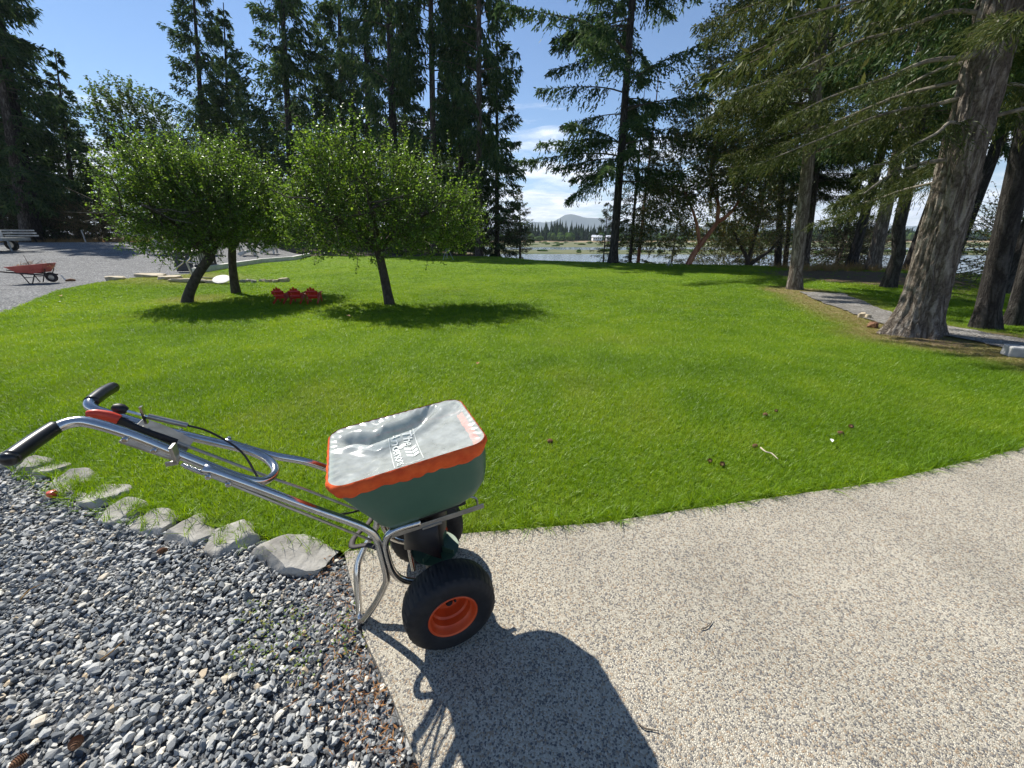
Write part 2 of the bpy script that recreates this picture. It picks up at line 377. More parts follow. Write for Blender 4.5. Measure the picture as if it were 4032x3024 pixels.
class MB:
    def __init__(s):
        s.v, s.f, s.m = [], [], []

    def add(s, vs, fs, mi=0):
        o = len(s.v)
        s.v += [tuple(v) for v in vs]
        s.f += [tuple(i + o for i in f) for f in fs]
        s.m += [mi] * len(fs)
        return s

    def box(s, c, d, rot=None, mi=0, taper=1.0):
        x, y, z = d[0] / 2, d[1] / 2, d[2] / 2
        vs = [Vector((a * x * (taper if e > 0 else 1), b_ * y * (taper if e > 0 else 1), e * z)) for e in (-1, 1) for b_ in (-1, 1) for a in (-1, 1)]
        if rot is not None:
            Mx = rot if isinstance(rot, Matrix) else Matrix.Rotation(rot, 3, 'Z')
            vs = [Mx @ v for v in vs]
        c = Vector(c)
        return s.add([v + c for v in vs], [(0, 2, 3, 1), (4, 5, 7, 6), (0, 1, 5, 4), (2, 6, 7, 3), (0, 4, 6, 2), (1, 3, 7, 5)], mi)

    def tube(s, pts, r, seg=10, smooth_n=0, cap=True, mi=0, flat=None):
        P = [Vector(p) for p in pts]
        rr = [float(q) for q in r] if hasattr(r, '__len__') else [float(r)] * len(P)
        if smooth_n:
            Q, q = [], []
            n = len(P)
            for i in range(n - 1):
                p0, p1, p2, p3 = P[max(0, i - 1)], P[i], P[i + 1], P[min(n - 1, i + 2)]
                for j in range(smooth_n):
                    t = j / smooth_n
                    Q.append(0.5 * ((2 * p1) + (p2 - p0) * t + (2 * p0 - 5 * p1 + 4 * p2 - p3) * t * t + (3 * p1 - p0 - 3 * p2 + p3) * t ** 3))
                    q.append(rr[i] * (1 - t) + rr[i + 1] * t)
            Q.append(P[-1])
            q.append(rr[-1])
            P, rr = Q, q
        n = len(P)
        T = [(P[min(n - 1, i + 1)] - P[max(0, i - 1)]).normalized() for i in range(n)]
        up = Vector((0, 0, 1)) if abs(T[0].z) < 0.9 else Vector((1, 0, 0))
        U = (up - T[0] * up.dot(T[0])).normalized()
        vs, fs = [], []
        for i in range(n):
            U = (U - T[i] * U.dot(T[i])).normalized()
            W = T[i].cross(U)
            for k in range(seg):
                a = 2 * math.pi * k / seg
                vs.append(P[i] + rr[i] * (math.cos(a) * U + math.sin(a) * W * (flat or 1.0)))
        for i in range(n - 1):
            for k in range(seg):
                k2 = (k + 1) % seg
                fs.append((i * seg + k, i * seg + k2, (i + 1) * seg + k2, (i + 1) * seg + k))
        if cap:
            fs.append(tuple(range(seg))[::-1])
            fs.append(tuple((n - 1) * seg + k for k in range(seg)))
        return s.add(vs, fs, mi)

    def lathe(s, prof, seg=32, M=None, mi=0, close=False, cap=True):
        """prof: list of (r, h) about local Z"""
        vs, fs = [], []
        n = len(prof)
        for i in range(n):
            for k in range(seg):
                a = 2 * math.pi * k / seg
                vs.append(Vector((prof[i][0] * math.cos(a), prof[i][0] * math.sin(a), prof[i][1])))
        for i in range(n if close else n - 1):
            j = (i + 1) % n
            for k in range(seg):
                k2 = (k + 1) % seg
                fs.append((i * seg + k, i * seg + k2, j * seg + k2, j * seg + k))
        if not close and cap:
            if prof[0][0] > 1e-5:
                fs.append(tuple(range(seg))[::-1])
            if prof[-1][0] > 1e-5:
                fs.append(tuple((n - 1) * seg + k for k in range(seg)))
        if M is not None:
            vs = [M @ v for v in vs]
        return s.add(vs, fs, mi)

    def build(s, name, mats, parent=None, smooth=True, bevel=0.0, auto=True):
        me = bpy.data.meshes.new(name)
        me.from_pydata([tuple(v) for v in s.v], [], s.f)
        for mm in (mats if isinstance(mats, (list, tuple)) else [mats]):
            me.materials.append(MAT(mm))
        me.polygons.foreach_set('material_index', s.m)
        if smooth:
            me.polygons.foreach_set('use_smooth', [True] * len(me.polygons))
            if auto:
                try:
                    me.set_sharp_from_angle(angle=rad(38))
                except Exception:
                    pass
        me.update()
        o = link(bpy.data.objects.new(name, me), parent)
        if bevel:
            bv = o.modifiers.new('bevel', 'BEVEL')
            bv.width, bv.segments, bv.limit_method, bv.angle_limit = bevel, 2, 'ANGLE', rad(35)
        return o


def copy_tree(o, parent=None):
    c = o.copy()
    C.objects.link(c)
    c.parent = parent
    for ch in o.children:
        copy_tree(ch, c)
    return c


def ss(a, b_, x):
    t = np.clip((np.asarray(x, float) - a) / (b_ - a), 0, 1)
    return t * t * (3 - 2 * t)


def fbm(p, octv=4, scale=1.0):
    v, a, f = 0.0, 0.5, scale
    for _ in range(octv):
        v += a * mnoise.noise(Vector(p) * f)
        a *= 0.5
        f *= 2.0
    return v


# ------------------------------------------------------------------ terrain
PLATEAU = np.array([(-160, -30), (-160, 110), (-30, 110), (-14, 70), (-5, 44), (-1, 33), (1.5, 28.2), (6.4, 25.9), (9.5, 25.0), (15, 22.9), (19, 22.0), (20.5, 20), (16, 15.5), (12.5, 12), (10.5, 8.5), (9.5, 4), (9.5, -30)], float)


def poly_dist(x, y, poly, closed=True):
    """unsigned distance to polyline and inside flag, vectorised"""
    x, y = np.atleast_1d(x).astype(float), np.atleast_1d(y).astype(float)
    d = np.full(x.shape, 1e18)
    ins = np.zeros(x.shape, bool)
    n = len(poly)
    for i in range(n if closed else n - 1):
        ax, ay = poly[i]
        bx, by = poly[(i + 1) % n]
        ex, ey = bx - ax, by - ay
        t = np.clip(((x - ax) * ex + (y - ay) * ey) / (ex * ex + ey * ey), 0, 1)
        d = np.minimum(d, (x - ax - t * ex) ** 2 + (y - ay - t * ey) ** 2)
        if closed:
            c = ((ay > y) != (by > y))
            with np.errstate(divide='ignore', invalid='ignore'):
                ins ^= c & (x < (bx - ax) * (y - ay) / (by - ay if by != ay else 1e-12) + ax)
    return np.sqrt(d), ins


def gz(x, y):
    x, y = np.atleast_1d(x).astype(float), np.atleast_1d(y).astype(float)
    z = -0.30 * ss(2.5, 10.5, y) * (1 - 0.62 * ss(-9.5, -13, x))
    z = z + 0.85 * ss(19, 46, np.hypot(x, y)) * ss(-12, -24, x)
    z = z + 0.35 * ss(36, 60, y) * ss(8, -6, x)
    d, ins = poly_dist(x, y, PLATEAU)
    d = np.where(ins, 0, d)
    sl = 0.093 + 0.30 * ss(0, 1, (y - 0.9 * x - 5) / 11)
    z = z - sl * d * d / (d + 1.2)
    return np.maximum(z, -7.5)


def g1(x, y):
    return float(gz(x, y)[0])


CP, SP = math.cos(PITCH), math.sin(PITCH)


def at_u(u, Y, zoff=0.0):
    """a ground point seen in the column u at ground distance Y"""
    z = 0.0
    for _ in range(6):
        Zc = Y * CP + (H - z) * SP
        x = (u - 512) / FPX * Zc
        z = g1(x, Y)
    return Vector((x, Y, z + zoff))


def at_px(u, v, z=None):
    """where the ground lies along the view through a photo point"""
    X, Yc = (u - 512) / FPX, -(v - 384) / FPX
    r = Vector((X, CP + Yc * SP, -SP + Yc * CP))
    zt = 0.0 if z is None else z
    for _ in range(12):
        t = (zt - H) / r.z
        p = Vector((0, 0, H)) + r * t
        if z is not None:
            break
        zt = zt * 0.5 + g1(p.x, p.y) * 0.5
    return p


def sheet(name, poly, pts, zfun, mat, attrs=None, smooth=True):
    """flat region filled with points, draped on the terrain"""
    poly = [(float(a), float(b_)) for a, b_ in poly]
    n = len(poly)
    pts = np.asarray(pts, float).reshape(-1, 2)
    d, ins = poly_dist(pts[:, 0], pts[:, 1], np.array(poly))
    pts = pts[ins & (d > 0.06)]
    vin = [Vector(p) for p in poly] + [Vector(p) for p in pts]
    vo, _, fo, _, _, _ = delaunay_2d_cdt(vin, [], [list(range(n))], 1, 1e-5)
    V = np.array([(v.x, v.y) for v in vo])
    z = zfun(V[:, 0], V[:, 1])
    F = np.array([f for f in fo if len(f) == 3], np.int32)
    A, B, Cc = V[F[:, 0]], V[F[:, 1]], V[F[:, 2]]
    cr = (B[:, 0] - A[:, 0]) * (Cc[:, 1] - A[:, 1]) - (B[:, 1] - A[:, 1]) * (Cc[:, 0] - A[:, 0])
    F[cr < 0] = F[cr < 0][:, ::-1]
    at = {k: ('FLOAT', fn(V[:, 0], V[:, 1])) for k, fn in (attrs or {}).items()}
    me = np_mesh(name, np.column_stack([V, z]), F, smooth, at)
    me.materials.append(MAT(mat))
    return link(bpy.data.objects.new(name, me))


def jgrid(x0, x1, y0, y1, s, j=0.3):
    gx, gy = np.meshgrid(np.arange(x0, x1, s), np.arange(y0, y1, s))
    p = np.column_stack([gx.ravel(), gy.ravel()])
    return p + RNG.uniform(-j * s, j * s, p.shape)


def densify(poly, step):
    out = []
    n = len(poly)
    for i in range(n):
        a, b_ = np.array(poly[i], float), np.array(poly[(i + 1) % n], float)
        k = max(1, int(np.hypot(*(b_ - a)) / step))
        for j in range(k):
            out.append(tuple(a + (b_ - a) * j / k))
    return out


SLAB_EDGE = [(-0.80, 1.42), (-0.25, 1.54), (0.47, 1.62), (1.0, 1.73), (2.23, 1.97), (3.62, 2.38), (5.4, 2.95), (8.0, 3.9)]
ROCK_EDGE = [(-0.92, 1.46), (-1.27, 1.53), (-1.57, 1.60), (-1.87, 1.66), (-2.23, 1.76), (-2.86, 2.02), (-3.24, 2.20), (-3.6, 2.34), (-5.2, 3.1), (-8.2, 4.8), (-10.2, 6.8), (-10.9, 8.1), (-12.2, 10.0), (-13.2, 11.45), (-13.95, 13.3), (-14.2, 14.6), (-13.6, 15.7)]
TIMBER = [(-13.1, 16.5), (-13.7, 19.7), (-14.1, 22.6), (-13.6, 25.0), (-14.4, 28.8)]
PATH_N = [(9.1, 12.4), (8.55, 11.1), (7.8, 8.97), (7.1, 7.4), (6.98, 6.2), (6.95, 5.5), (6.7, 4.7), (6.5, 3.4), (6.4, 1.0)]
PATH_F = [(8.0, 1.0), (7.75, 3.6), (7.75, 5.45), (7.9, 6.25), (8.05, 7.2), (8.5, 8.5), (9.8, 11.1), (10.15, 12.0)]

gp = np.vstack([jgrid(-40, 40, -12, 45, 1.6), jgrid(-130, 140, -20, 130, 5.0)])
ground_poly = densify([(-170, -25), (170, -25), (170, 140), (-170, 140)], 20)
o = sheet('ground', ground_poly, gp, lambda x, y: gz(x, y) - 0.13, 'forest_floor')
tag(o, kind='structure')


def dry_fn(x, y):
    d1, _ = poly_dist(x, y, np.array(PATH_N), False)
    d2, _ = poly_dist(x, y, np.array(PATH_F), False)
    v = 0.95 * ss(1.25, 0.25, d1) + 0.35 * ss(0.8, 0.1, d2)
    for cx, cy, r in ((6.4, 5.9, 1.5), (9.2, 12.9, 1.3), (-9, 11, 1.2), (-12.5, 15.0, 3.0)):
        v = v + (0.55 if cx < 0 else 0.9) * ss(r, 0.3 * r, np.hypot(x - cx, y - cy))
    nzv = np.array([mnoise.noise((a * 0.8, b_ * 0.8, 9.0)) + 0.5 * mnoise.noise((a * 2.3, b_ * 2.3, 2.0)) for a, b_ in zip(np.atleast_1d(x), np.atleast_1d(y))])
    v = v + 0.16 * ss(0.25, 0.9, nzv)
    return np.clip(v, 0, 1)


def soil_fn(x, y):
    v = ss(1.0, 0.55, np.hypot((x - 15.2) / 4.8, (y - 17.2) / 4.6))
    d, ins = poly_dist(x, y, PLATEAU)
    v = np.maximum(v, ss(-0.2, 1.4, np.where(ins, -d, d)) * ss(-0.2, 0.6, (y - 0.9 * x + 1.5) / 3))
    for cx, cy, r in ((8.0, 5.9, 1.0), (6.4, 5.7, 0.6)):
        v = np.maximum(v, 0.8 * ss(r, 0.4 * r, np.hypot(x - cx, y - cy)))
    return np.clip(v, 0, 1)


LAWN = list(SLAB_EDGE) + [(12, 4.0), (26, 4), (40, 14), (48, 30), (42, 34), (30, 28), (22, 23.5), (15.4, 23.6), (9.6, 25.8), (6.5, 26.7), (1.8, 29.2), (-1.5, 33.0), (-6, 34), (-11, 32)] + TIMBER[::-1] + ROCK_EDGE[::-1]
lp = np.vstack([jgrid(-6, 8, 1.3, 8, 0.28), jgrid(-18, 20, 6, 34, 0.7), jgrid(8, 48, 4, 36, 1.2)])
o = sheet('lawn', densify(LAWN, 0.5), lp, lambda x, y: gz(x, y) - 0.012, 'turf', {'dry': dry_fn, 'soil': soil_fn})
tag(o, kind='structure')

GRAVEL = [(-0.80, 1.42), (-0.56, 1.01), (-0.39, 0.80), (-0.26, 0.62), (0.12, 0.0), (0.6, -0.8), (-30, -1.0), (-66, 10), (-66, 30), (-50, 34.5), (-40, 36.5), (-30, 38), (-22, 36)] + TIMBER[::-1] + ROCK_EDGE[::-1]
gp2 = np.vstack([jgrid(-5, 1, -1, 3, 0.3), jgrid(-62, -10, -1, 46, 1.5)])
o = sheet('gravel_drive', densify(GRAVEL, 0.8), gp2, lambda x, y: gz(x, y) - 0.02 - 0.028 * ss(6, 3, np.hypot(x, y)), 'gravel_bed')
tag(o, kind='structure')

# concrete slab with a real edge
SLAB = [(-0.80, 1.42), (-0.56, 1.01), (-0.39, 0.80), (-0.26, 0.62), (0.12, 0.0), (0.6, -0.8), (0.9, -2.0), (9, -2.0)] + SLAB_EDGE[::-1][:-1]
bm = bmesh.new()
vs = [bm.verts.new((a, b_, 0.0)) for a, b_ in densify(SLAB, 0.25)]
f = bm.faces.new(vs)
if f.normal.z < 0:
    f.normal_flip()
ex = bmesh.ops.extrude_face_region(bm, geom=[f])
bmesh.ops.translate(bm, verts=[e for e in ex['geom'] if isinstance(e, bmesh.types.BMVert)], vec=(0, 0, -0.11))
bmesh.ops.recalc_face_normals(bm, faces=bm.faces)
top_e = [e for e in bm.edges if all(v.co.z > -0.01 for v in e.verts) and len(e.link_faces) == 2 and any(abs(fc.normal.z) < 0.5 for fc in e.link_faces)]
bmesh.ops.bevel(bm, geom=top_e, offset=0.012, segments=3, affect='EDGES')
me = bpy.data.meshes.new('concrete_slab')
bm.to_mesh(me)
bm.free()
me.materials.append(MAT('aggregate'))
tag(link(bpy.data.objects.new('concrete_slab', me)), kind='structure')

# gravel path on the right
PATH = PATH_N + PATH_F
rag = [(a + 0.10 * mnoise.noise((a * 2.5, b_ * 2.5, 1)) + R.uniform(-.03, .03), b_ + 0.10 * mnoise.noise((a * 2.5, b_ * 2.5, 5))) for a, b_ in densify(PATH, 0.16)]
o = sheet('path', rag, jgrid(6, 11, 1, 13, 0.35), lambda x, y: gz(x, y) + 0.012, 'path_gravel')
tag(o, kind='structure')

# far land, water, marsh
me = np_mesh('lake_bed', [(-9000, -300, -8.5), (9000, -300, -8.5), (9000, 12000, -8.5), (-9000, 12000, -8.5)], [(0, 1, 2, 3)])
me.materials.append(MAT('forest_floor'))
tag(link(bpy.data.objects.new('land', me)), kind='structure')
WZ = -5.6
me = np_mesh('water', [(-40, 24, WZ), (600, 24, WZ), (1100, 520, WZ), (-900, 520, WZ)], [(0, 1, 2, 3)])
me.materials.append(MAT('water'))
tag(link(bpy.data.objects.new('water', me)), kind='structure')


def land_strip(name, mat, x0, x1, near, far, top, seed, n=160, m=14, h0=WZ - 0.6):
    xs = np.linspace(x0, x1, n)
    V, F = [], []
    for i, x in enumerate(xs):
        yn = near(x) + 3.5 * fbm((x * 0.03, seed, 0), 4)
        yf = far(x) + 4.0 * fbm((x * 0.02, seed + 9, 0), 4)
        for j in range(m):
            t = j / (m - 1)
            hh = h0 + (top - h0) * min(1, min(t, 1 - t) * 9) ** 0.6 + 0.35 * fbm((x * 0.2, t * 30, seed), 4)
            V.append((x, yn + (yf - yn) * t, hh))
    for i in range(n - 1):
        for j in range(m - 1):
            F.append((i * m + j, (i + 1) * m + j, (i + 1) * m + j + 1, i * m + j + 1))
    me = np_mesh(name, V, F, True)
    me.materials.append(MAT(mat))
    return tag(link(bpy.data.objects.new(name, me)), kind='structure')


land_strip('marsh_bank', 'marsh_grass', -120, 420, lambda x: 152 - 0.06 * x, lambda x: 192 - 0.05 * x, WZ + 0.35, 3.1)
land_strip('marsh_field', 'marsh_grass', -250, 620, lambda x: 226 - 0.04 * x, lambda x: 385 - 0.05 * x, WZ + 0.4, 7.7, m=30)
land_strip('far_field', 'dry_field', -600, 1000, lambda x: 318 + 0.02 * x, lambda x: 1100, WZ + 1.0, 12.2, m=24)

# hills far beyond
xs = np.linspace(-4300, 5300, 260)
V, F = [], []
for i, x in enumerate(xs):
    xp = (x - 680) * 0.6
    hgt = 1.6 * (62 + 46 * math.exp(-(xp / 75.0) ** 2) + 52 * math.exp(-((xp - 170) / 260.0) ** 2) + 30 * math.exp(-((xp + 330) / 200.0) ** 2) + 26 * fbm((x * 0.0016, 2.2, 0), 5) + 10 * fbm((x * 0.01, 5, 0), 3))
    for j, (dy, k) in enumerate(((-420, 0.0), (-300, 0.35), (-160, 0.72), (-60, 0.93), (0, 1.0), (160, 0.75), (500, 0.1))):
        V.append((x, 5000 + dy + 60 * fbm((x * 0.004, j, 1), 3), -7 + hgt * k * (1 + 0.1 * fbm((x * 0.008, j * 1.7, 4), 3))))
for i in range(len(xs) - 1):
    for j in range(6):
        F.append((i * 7 + j, (i + 1) * 7 + j, (i + 1) * 7 + j + 1, i * 7 + j + 1))
me = np_mesh('hills', V, F, True)
me.materials.append(MAT('hill_forest'))
tag(link(bpy.data.objects.new('hills', me)), kind='structure')
#==PART2==

# ------------------------------------------------------------------ vegetation generators


def unit(a):
    return a / np.maximum(np.linalg.norm(a, axis=-1, keepdims=True), 1e-9)


def diamonds(P, D, W, lift=0.0):
    """leaf shaped quads: base, side, tip, side"""
    n = len(P)
    mid = P + D * 0.45
    V = np.empty((n, 4, 3))
    up = np.array([0, 0, lift])
    V[:, 0], V[:, 1], V[:, 2], V[:, 3] = P, mid + W + up * np.linalg.norm(D, axis=1)[:, None], P + D, mid - W + up * np.linalg.norm(D, axis=1)[:, None]
    return V.reshape(-1, 3), np.arange(n * 4).reshape(-1, 4)


def wood_tubes(paths):
    """paths: list of (pts (k,3), r0, r1); 4 sided tubes as quads"""
    Vs, Fs, o = [], [], 0
    for pts, r0, r1 in paths:
        k = len(pts)
        T = unit(np.gradient(pts, axis=0))
        up = np.array([0, 0, 1.0]) if abs(T[0, 2]) < 0.8 else np.array([1.0, 0, 0])
        U = unit(np.cross(T, up))
        W = np.cross(T, U)
        rr = np.linspace(r0, r1, k)[:, None]
        ring = np.stack([pts + U * rr, pts + W * rr, pts - U * rr, pts - W * rr], 1)
        Vs.append(ring.reshape(-1, 3))
        idx = np.arange(k * 4).reshape(k, 4) + o
        for j in range(4):
            Fs.append(np.stack([idx[:-1, j], idx[:-1, (j + 1) % 4], idx[1:, (j + 1) % 4], idx[1:, j]], 1))
        o += k * 4
    return np.vstack(Vs), np.vstack(Fs)


def two_mat_mesh(name, Vf, Ff, Vw, Fw, mf, mw):
    V = np.vstack([Vf, Vw]) if len(Vw) else Vf
    F = np.vstack([Ff, Fw + len(Vf)]) if len(Vw) else Ff
    me = np_mesh(name, V, F)
    me.materials.append(MAT(mf))
    me.materials.append(MAT(mw))
    me.polygons.foreach_set('material_index', np.r_[np.zeros(len(Ff), np.int32), np.ones(len(F) - len(Ff), np.int32)].astype(np.int32))
    return me


def fir_branch(rng, org, ang, L, slope, droop, nt, k, tl, tuft, tw, hang, t0=0.18):
    d = np.array([math.cos(ang), math.sin(ang), 0.0])
    pr = np.array([-d[1], d[0], 0.0])
    zf = lambda t: L * (slope * t - droop * t * t + 0.35 * droop * t ** 4)
    bend = rng.uniform(-0.25, 0.25)
    pos = lambda t: org + d * (L * t)[..., None] + pr * (bend * L * t * t)[..., None] + np.array([0, 0, 1.0]) * zf(t)[..., None]
    t = np.sort(rng.uniform(t0, 1, nt))
    side = np.where(rng.random(nt) < 0.5, -1.0, 1.0)
    base = pos(t)
    tlen = tl * (1.08 - t) ** 0.6 * rng.uniform(0.5, 1.15, nt) * min(1.0, 0.35 + L / 4)
    td = unit(d * rng.uniform(0.35, 0.9, nt)[:, None] + pr * (side * rng.uniform(0.35, 1.0, nt))[:, None] + np.array([0, 0, 1.0]) * (-hang * rng.uniform(0.1, 1.2, nt))[:, None])
    s = (np.arange(k) + 0.6) / k
    P = base[:, None] + td[:, None] * (tlen[:, None] * s[None])[..., None]
    P[..., 2] -= hang * 0.45 * tlen[:, None] * s[None] ** 2
    D = unit(td[:, None] + rng.normal(0, 0.5, (nt, k, 3)) + np.array([0, 0, -hang * 0.55]))
    D = D * (tuft * rng.uniform(0.7, 1.35, (nt, k, 1)))
    P = P.reshape(-1, 3)
    D = D.reshape(-1, 3)
    # needles along the axis itself
    ta = rng.uniform(t0 + 0.1, 1.02, nt)
    Pa = pos(ta)
    Da = unit(d + rng.normal(0, 0.55, (nt, 3)) + np.array([0, 0, -0.1])) * tuft
    P, D = np.vstack([P, Pa]), np.vstack([D, Da])
    W = unit(np.cross(D, rng.normal(0, 1, D.shape))) * (tw * rng.uniform(0.7, 1.3, (len(D), 1)))
    tt = np.linspace(0, 0.97, 7)
    return P, D, W, (pos(tt), 0.006 + 0.008 * L, 0.004)


def fir_crown(name, seed, h, base_h, Lmax, dz, nt, k, tl, tuft, tw, droop=0.28, slope=0.12, hang=0.7, per=4, mf='fir_needles', mw='twig_wood', drop=0.0, shape=0.75, cut=None, skip=None, bias=None):
    rng = np.random.default_rng(seed)
    Ps, Ds, Ws, wood = [], [], [], []
    z = base_h
    while z < h - 0.4:
        f = (z - base_h) / (h - base_h)
        Lz = Lmax * (1 - f) ** shape * (0.72 + 0.28 * min(1, f * 6 + 0.35))
        hi = cut is not None and z > cut
        for _ in range(per if not hi else max(2, per - 2)):
            if rng.random() < drop:
                continue
            L = Lz * rng.uniform(0.62, 1.1)
            a = rng.uniform(0, 2 * math.pi)
            if bias and z > 8.0:
                L *= 1 + bias[1] * max(0.0, math.cos(a - bias[0])) ** 2 * (1 - 0.6 * f)
            sl = slope + 0.55 * f + rng.uniform(-0.12, 0.12)
            q = max(5, int(nt * (0.35 + 0.65 * min(1.6, L / Lmax))))
            if hi:
                q = max(4, q // 2)
            p_, d_, w_, wd = fir_branch(rng, np.array([0, 0, z + rng.uniform(-0.2, 0.2)]), a, L, sl, droop * rng.uniform(0.6, 1.4), q, k if not hi else max(3, k - 2), tl, tuft * (1.5 if hi else 1), tw * (1.7 if hi else 1), hang)
            Ps.append(p_), Ds.append(d_), Ws.append(w_), wood.append(wd)
        z += dz * rng.uniform(0.8, 1.2) * (1.3 if hi else 1)
    Vf, Ff = diamonds(np.vstack(Ps), np.vstack(Ds), np.vstack(Ws))
    Vw, Fw = wood_tubes(wood)
    return two_mat_mesh(name, Vf, Ff, Vw, Fw, mf, mw)


def trunk_mesh(name, h, r0, mat, seg=14, rings=16, flare=0.35, seed=0.0, rtop=0.12, crook=0.0):
    V, F = [], []
    for i in range(rings):
        t = i / (rings - 1)
        z = h * t ** 1.35
        rr = r0 * (rtop + (1 - rtop) * (1 - t ** 1.35)) * (1 + flare * math.exp(-z / (r0 * 1.6)))
        cx = crook * fbm((z * 0.35, seed, 1.0), 3) if crook else 0
        cy = crook * fbm((z * 0.35, seed, 7.0), 3) if crook else 0
        for k in range(seg):
            a = 2 * math.pi * k / seg
            q = 1 + 0.07 * mnoise.noise((math.cos(a) * 2 + seed, math.sin(a) * 2, z * 0.8)) + (0.20 * max(0, math.sin(a * 5 + seed)) * math.exp(-z / (r0 * 1.2)))
            V.append((cx + rr * q * math.cos(a), cy + rr * q * math.sin(a), z - 0.12))
    for i in range(rings - 1):
        for k in range(seg):
            k2 = (k + 1) % seg
            F.append((i * seg + k, i * seg + k2, (i + 1) * seg + k2, (i + 1) * seg + k))
    me = np_mesh(name, V, F, True)
    me.materials.append(MAT(mat))
    return me


def lean_to(P, u, v):
    X, Yc = (u - 512) / FPX, -(v - 384) / FPX
    r = Vector((X, CP + Yc * SP, -SP + Yc * CP))
    t = P.y / r.y
    q = Vector((0, 0, H)) + r * t
    return math.atan2(q.x - P.x, q.z - P.z)


CROWNS = {}
CROWNS['a'] = fir_crown('fir_crown', 1, 26, 3.2, 5.0, 0.62, 40, 7, 1.4, 0.33, 0.053, hang=0.75, cut=24, drop=0.10)
CROWNS['b'] = fir_crown('fir_crown', 2, 26, 4.6, 4.4, 0.68, 40, 7, 1.35, 0.31, 0.050, hang=0.8, cut=24, drop=0.12)
CROWNS['c'] = fir_crown('fir_crown', 3, 24, 0.8, 4.8, 0.62, 38, 7, 1.4, 0.34, 0.056, hang=0.6, cut=20, drop=0.08)
CROWNS['d'] = fir_crown('fir_crown', 4, 31, 4.6, 6.4, 0.72, 100, 9, 1.3, 0.22, 0.035, droop=0.30, slope=0.10, hang=0.8, per=4, cut=22, shape=0.95, drop=0.16, bias=(rad(-118), 0.85))  # bias: upper camera-side boughs lengthened to throw shade on the lawn
CROWNS['e'] = fir_crown('fir_crown', 5, 8.5, 0.9, 2.4, 0.34, 24, 6, 0.8, 0.15, 0.020, hang=0.45, per=4, drop=0.2, mf='fir_needles_olive')
CROWNS['f'] = fir_crown('fir_crown', 6, 24, 4.0, 3.9, 0.52, 130, 10, 1.0, 0.13, 0.013, droop=0.38, hang=0.8, per=4, mf='fir_needles_olive', cut=9)
CROWNS['g'] = fir_crown('fir_crown', 8, 24, 6.2, 4.6, 0.70, 90, 8, 1.05, 0.18, 0.026, droop=0.38, hang=0.75, per=4, cut=12)
TREES = {}


def fir(name, u, Y, dia, top, crown, sc, label, group=None, bark='fir_bark', h=None, rz=None, wide=None, crook=0.0, base=None):
    P = base or at_u(u, Y)
    h = h or {'a': 26, 'b': 26, 'c': 24, 'd': 31, 'e': 8.5, 'f': 24, 'g': 24}[crown] * sc
    root = empty(name, (P.x, P.y, P.z), 0, label, 'tree', group)
    if top:
        root.rotation_euler = (0, lean_to(P, *top), 0)
    link(bpy.data.objects.new('trunk', trunk_mesh('trunk', h, dia / 2, bark, seed=u * 0.37, crook=crook)), root)
    c = link(bpy.data.objects.new('crown', CROWNS[crown]), root)
    c.scale = (wide or sc, wide or sc, sc)
    c.rotation_euler = (0, 0, rz if rz is not None else R.uniform(0, 6.28))
    return root


FG = 'firs of the wood behind the apple trees'
# the wood behind the apple trees, front row
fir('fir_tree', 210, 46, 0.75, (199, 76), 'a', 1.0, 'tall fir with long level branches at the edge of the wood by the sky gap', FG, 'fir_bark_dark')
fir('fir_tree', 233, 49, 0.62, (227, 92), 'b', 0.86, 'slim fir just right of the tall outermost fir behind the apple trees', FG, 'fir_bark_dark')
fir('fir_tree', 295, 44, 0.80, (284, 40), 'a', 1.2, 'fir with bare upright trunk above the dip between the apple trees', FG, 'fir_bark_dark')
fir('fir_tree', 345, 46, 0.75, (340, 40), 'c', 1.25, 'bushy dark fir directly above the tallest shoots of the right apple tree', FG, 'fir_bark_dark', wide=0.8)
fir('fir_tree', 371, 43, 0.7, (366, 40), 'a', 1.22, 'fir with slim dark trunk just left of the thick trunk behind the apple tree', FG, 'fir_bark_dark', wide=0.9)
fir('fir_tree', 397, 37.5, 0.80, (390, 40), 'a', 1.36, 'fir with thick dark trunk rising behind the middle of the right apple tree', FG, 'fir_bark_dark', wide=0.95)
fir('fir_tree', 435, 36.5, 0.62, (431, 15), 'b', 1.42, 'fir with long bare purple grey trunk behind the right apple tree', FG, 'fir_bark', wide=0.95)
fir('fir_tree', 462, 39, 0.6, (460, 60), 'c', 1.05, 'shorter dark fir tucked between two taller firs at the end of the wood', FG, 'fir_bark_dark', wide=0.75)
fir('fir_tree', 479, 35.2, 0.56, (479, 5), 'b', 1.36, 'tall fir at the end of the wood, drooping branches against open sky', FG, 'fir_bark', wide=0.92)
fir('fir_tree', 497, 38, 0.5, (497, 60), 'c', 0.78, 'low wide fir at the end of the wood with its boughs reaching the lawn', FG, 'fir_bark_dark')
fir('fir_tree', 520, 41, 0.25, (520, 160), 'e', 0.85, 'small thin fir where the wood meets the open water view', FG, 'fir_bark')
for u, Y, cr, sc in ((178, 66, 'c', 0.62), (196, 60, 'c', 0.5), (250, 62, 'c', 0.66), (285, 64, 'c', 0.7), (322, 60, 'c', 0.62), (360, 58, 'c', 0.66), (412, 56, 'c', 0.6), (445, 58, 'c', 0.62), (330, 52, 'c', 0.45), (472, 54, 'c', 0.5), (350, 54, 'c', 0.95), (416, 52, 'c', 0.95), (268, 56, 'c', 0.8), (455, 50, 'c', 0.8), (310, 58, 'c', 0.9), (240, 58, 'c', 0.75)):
    fir('fir_tree', u, Y, 0.6, None, cr, sc, 'dark fir in the back rows of the wood behind the apple trees', 'back rows of the wood', 'fir_bark_dark')
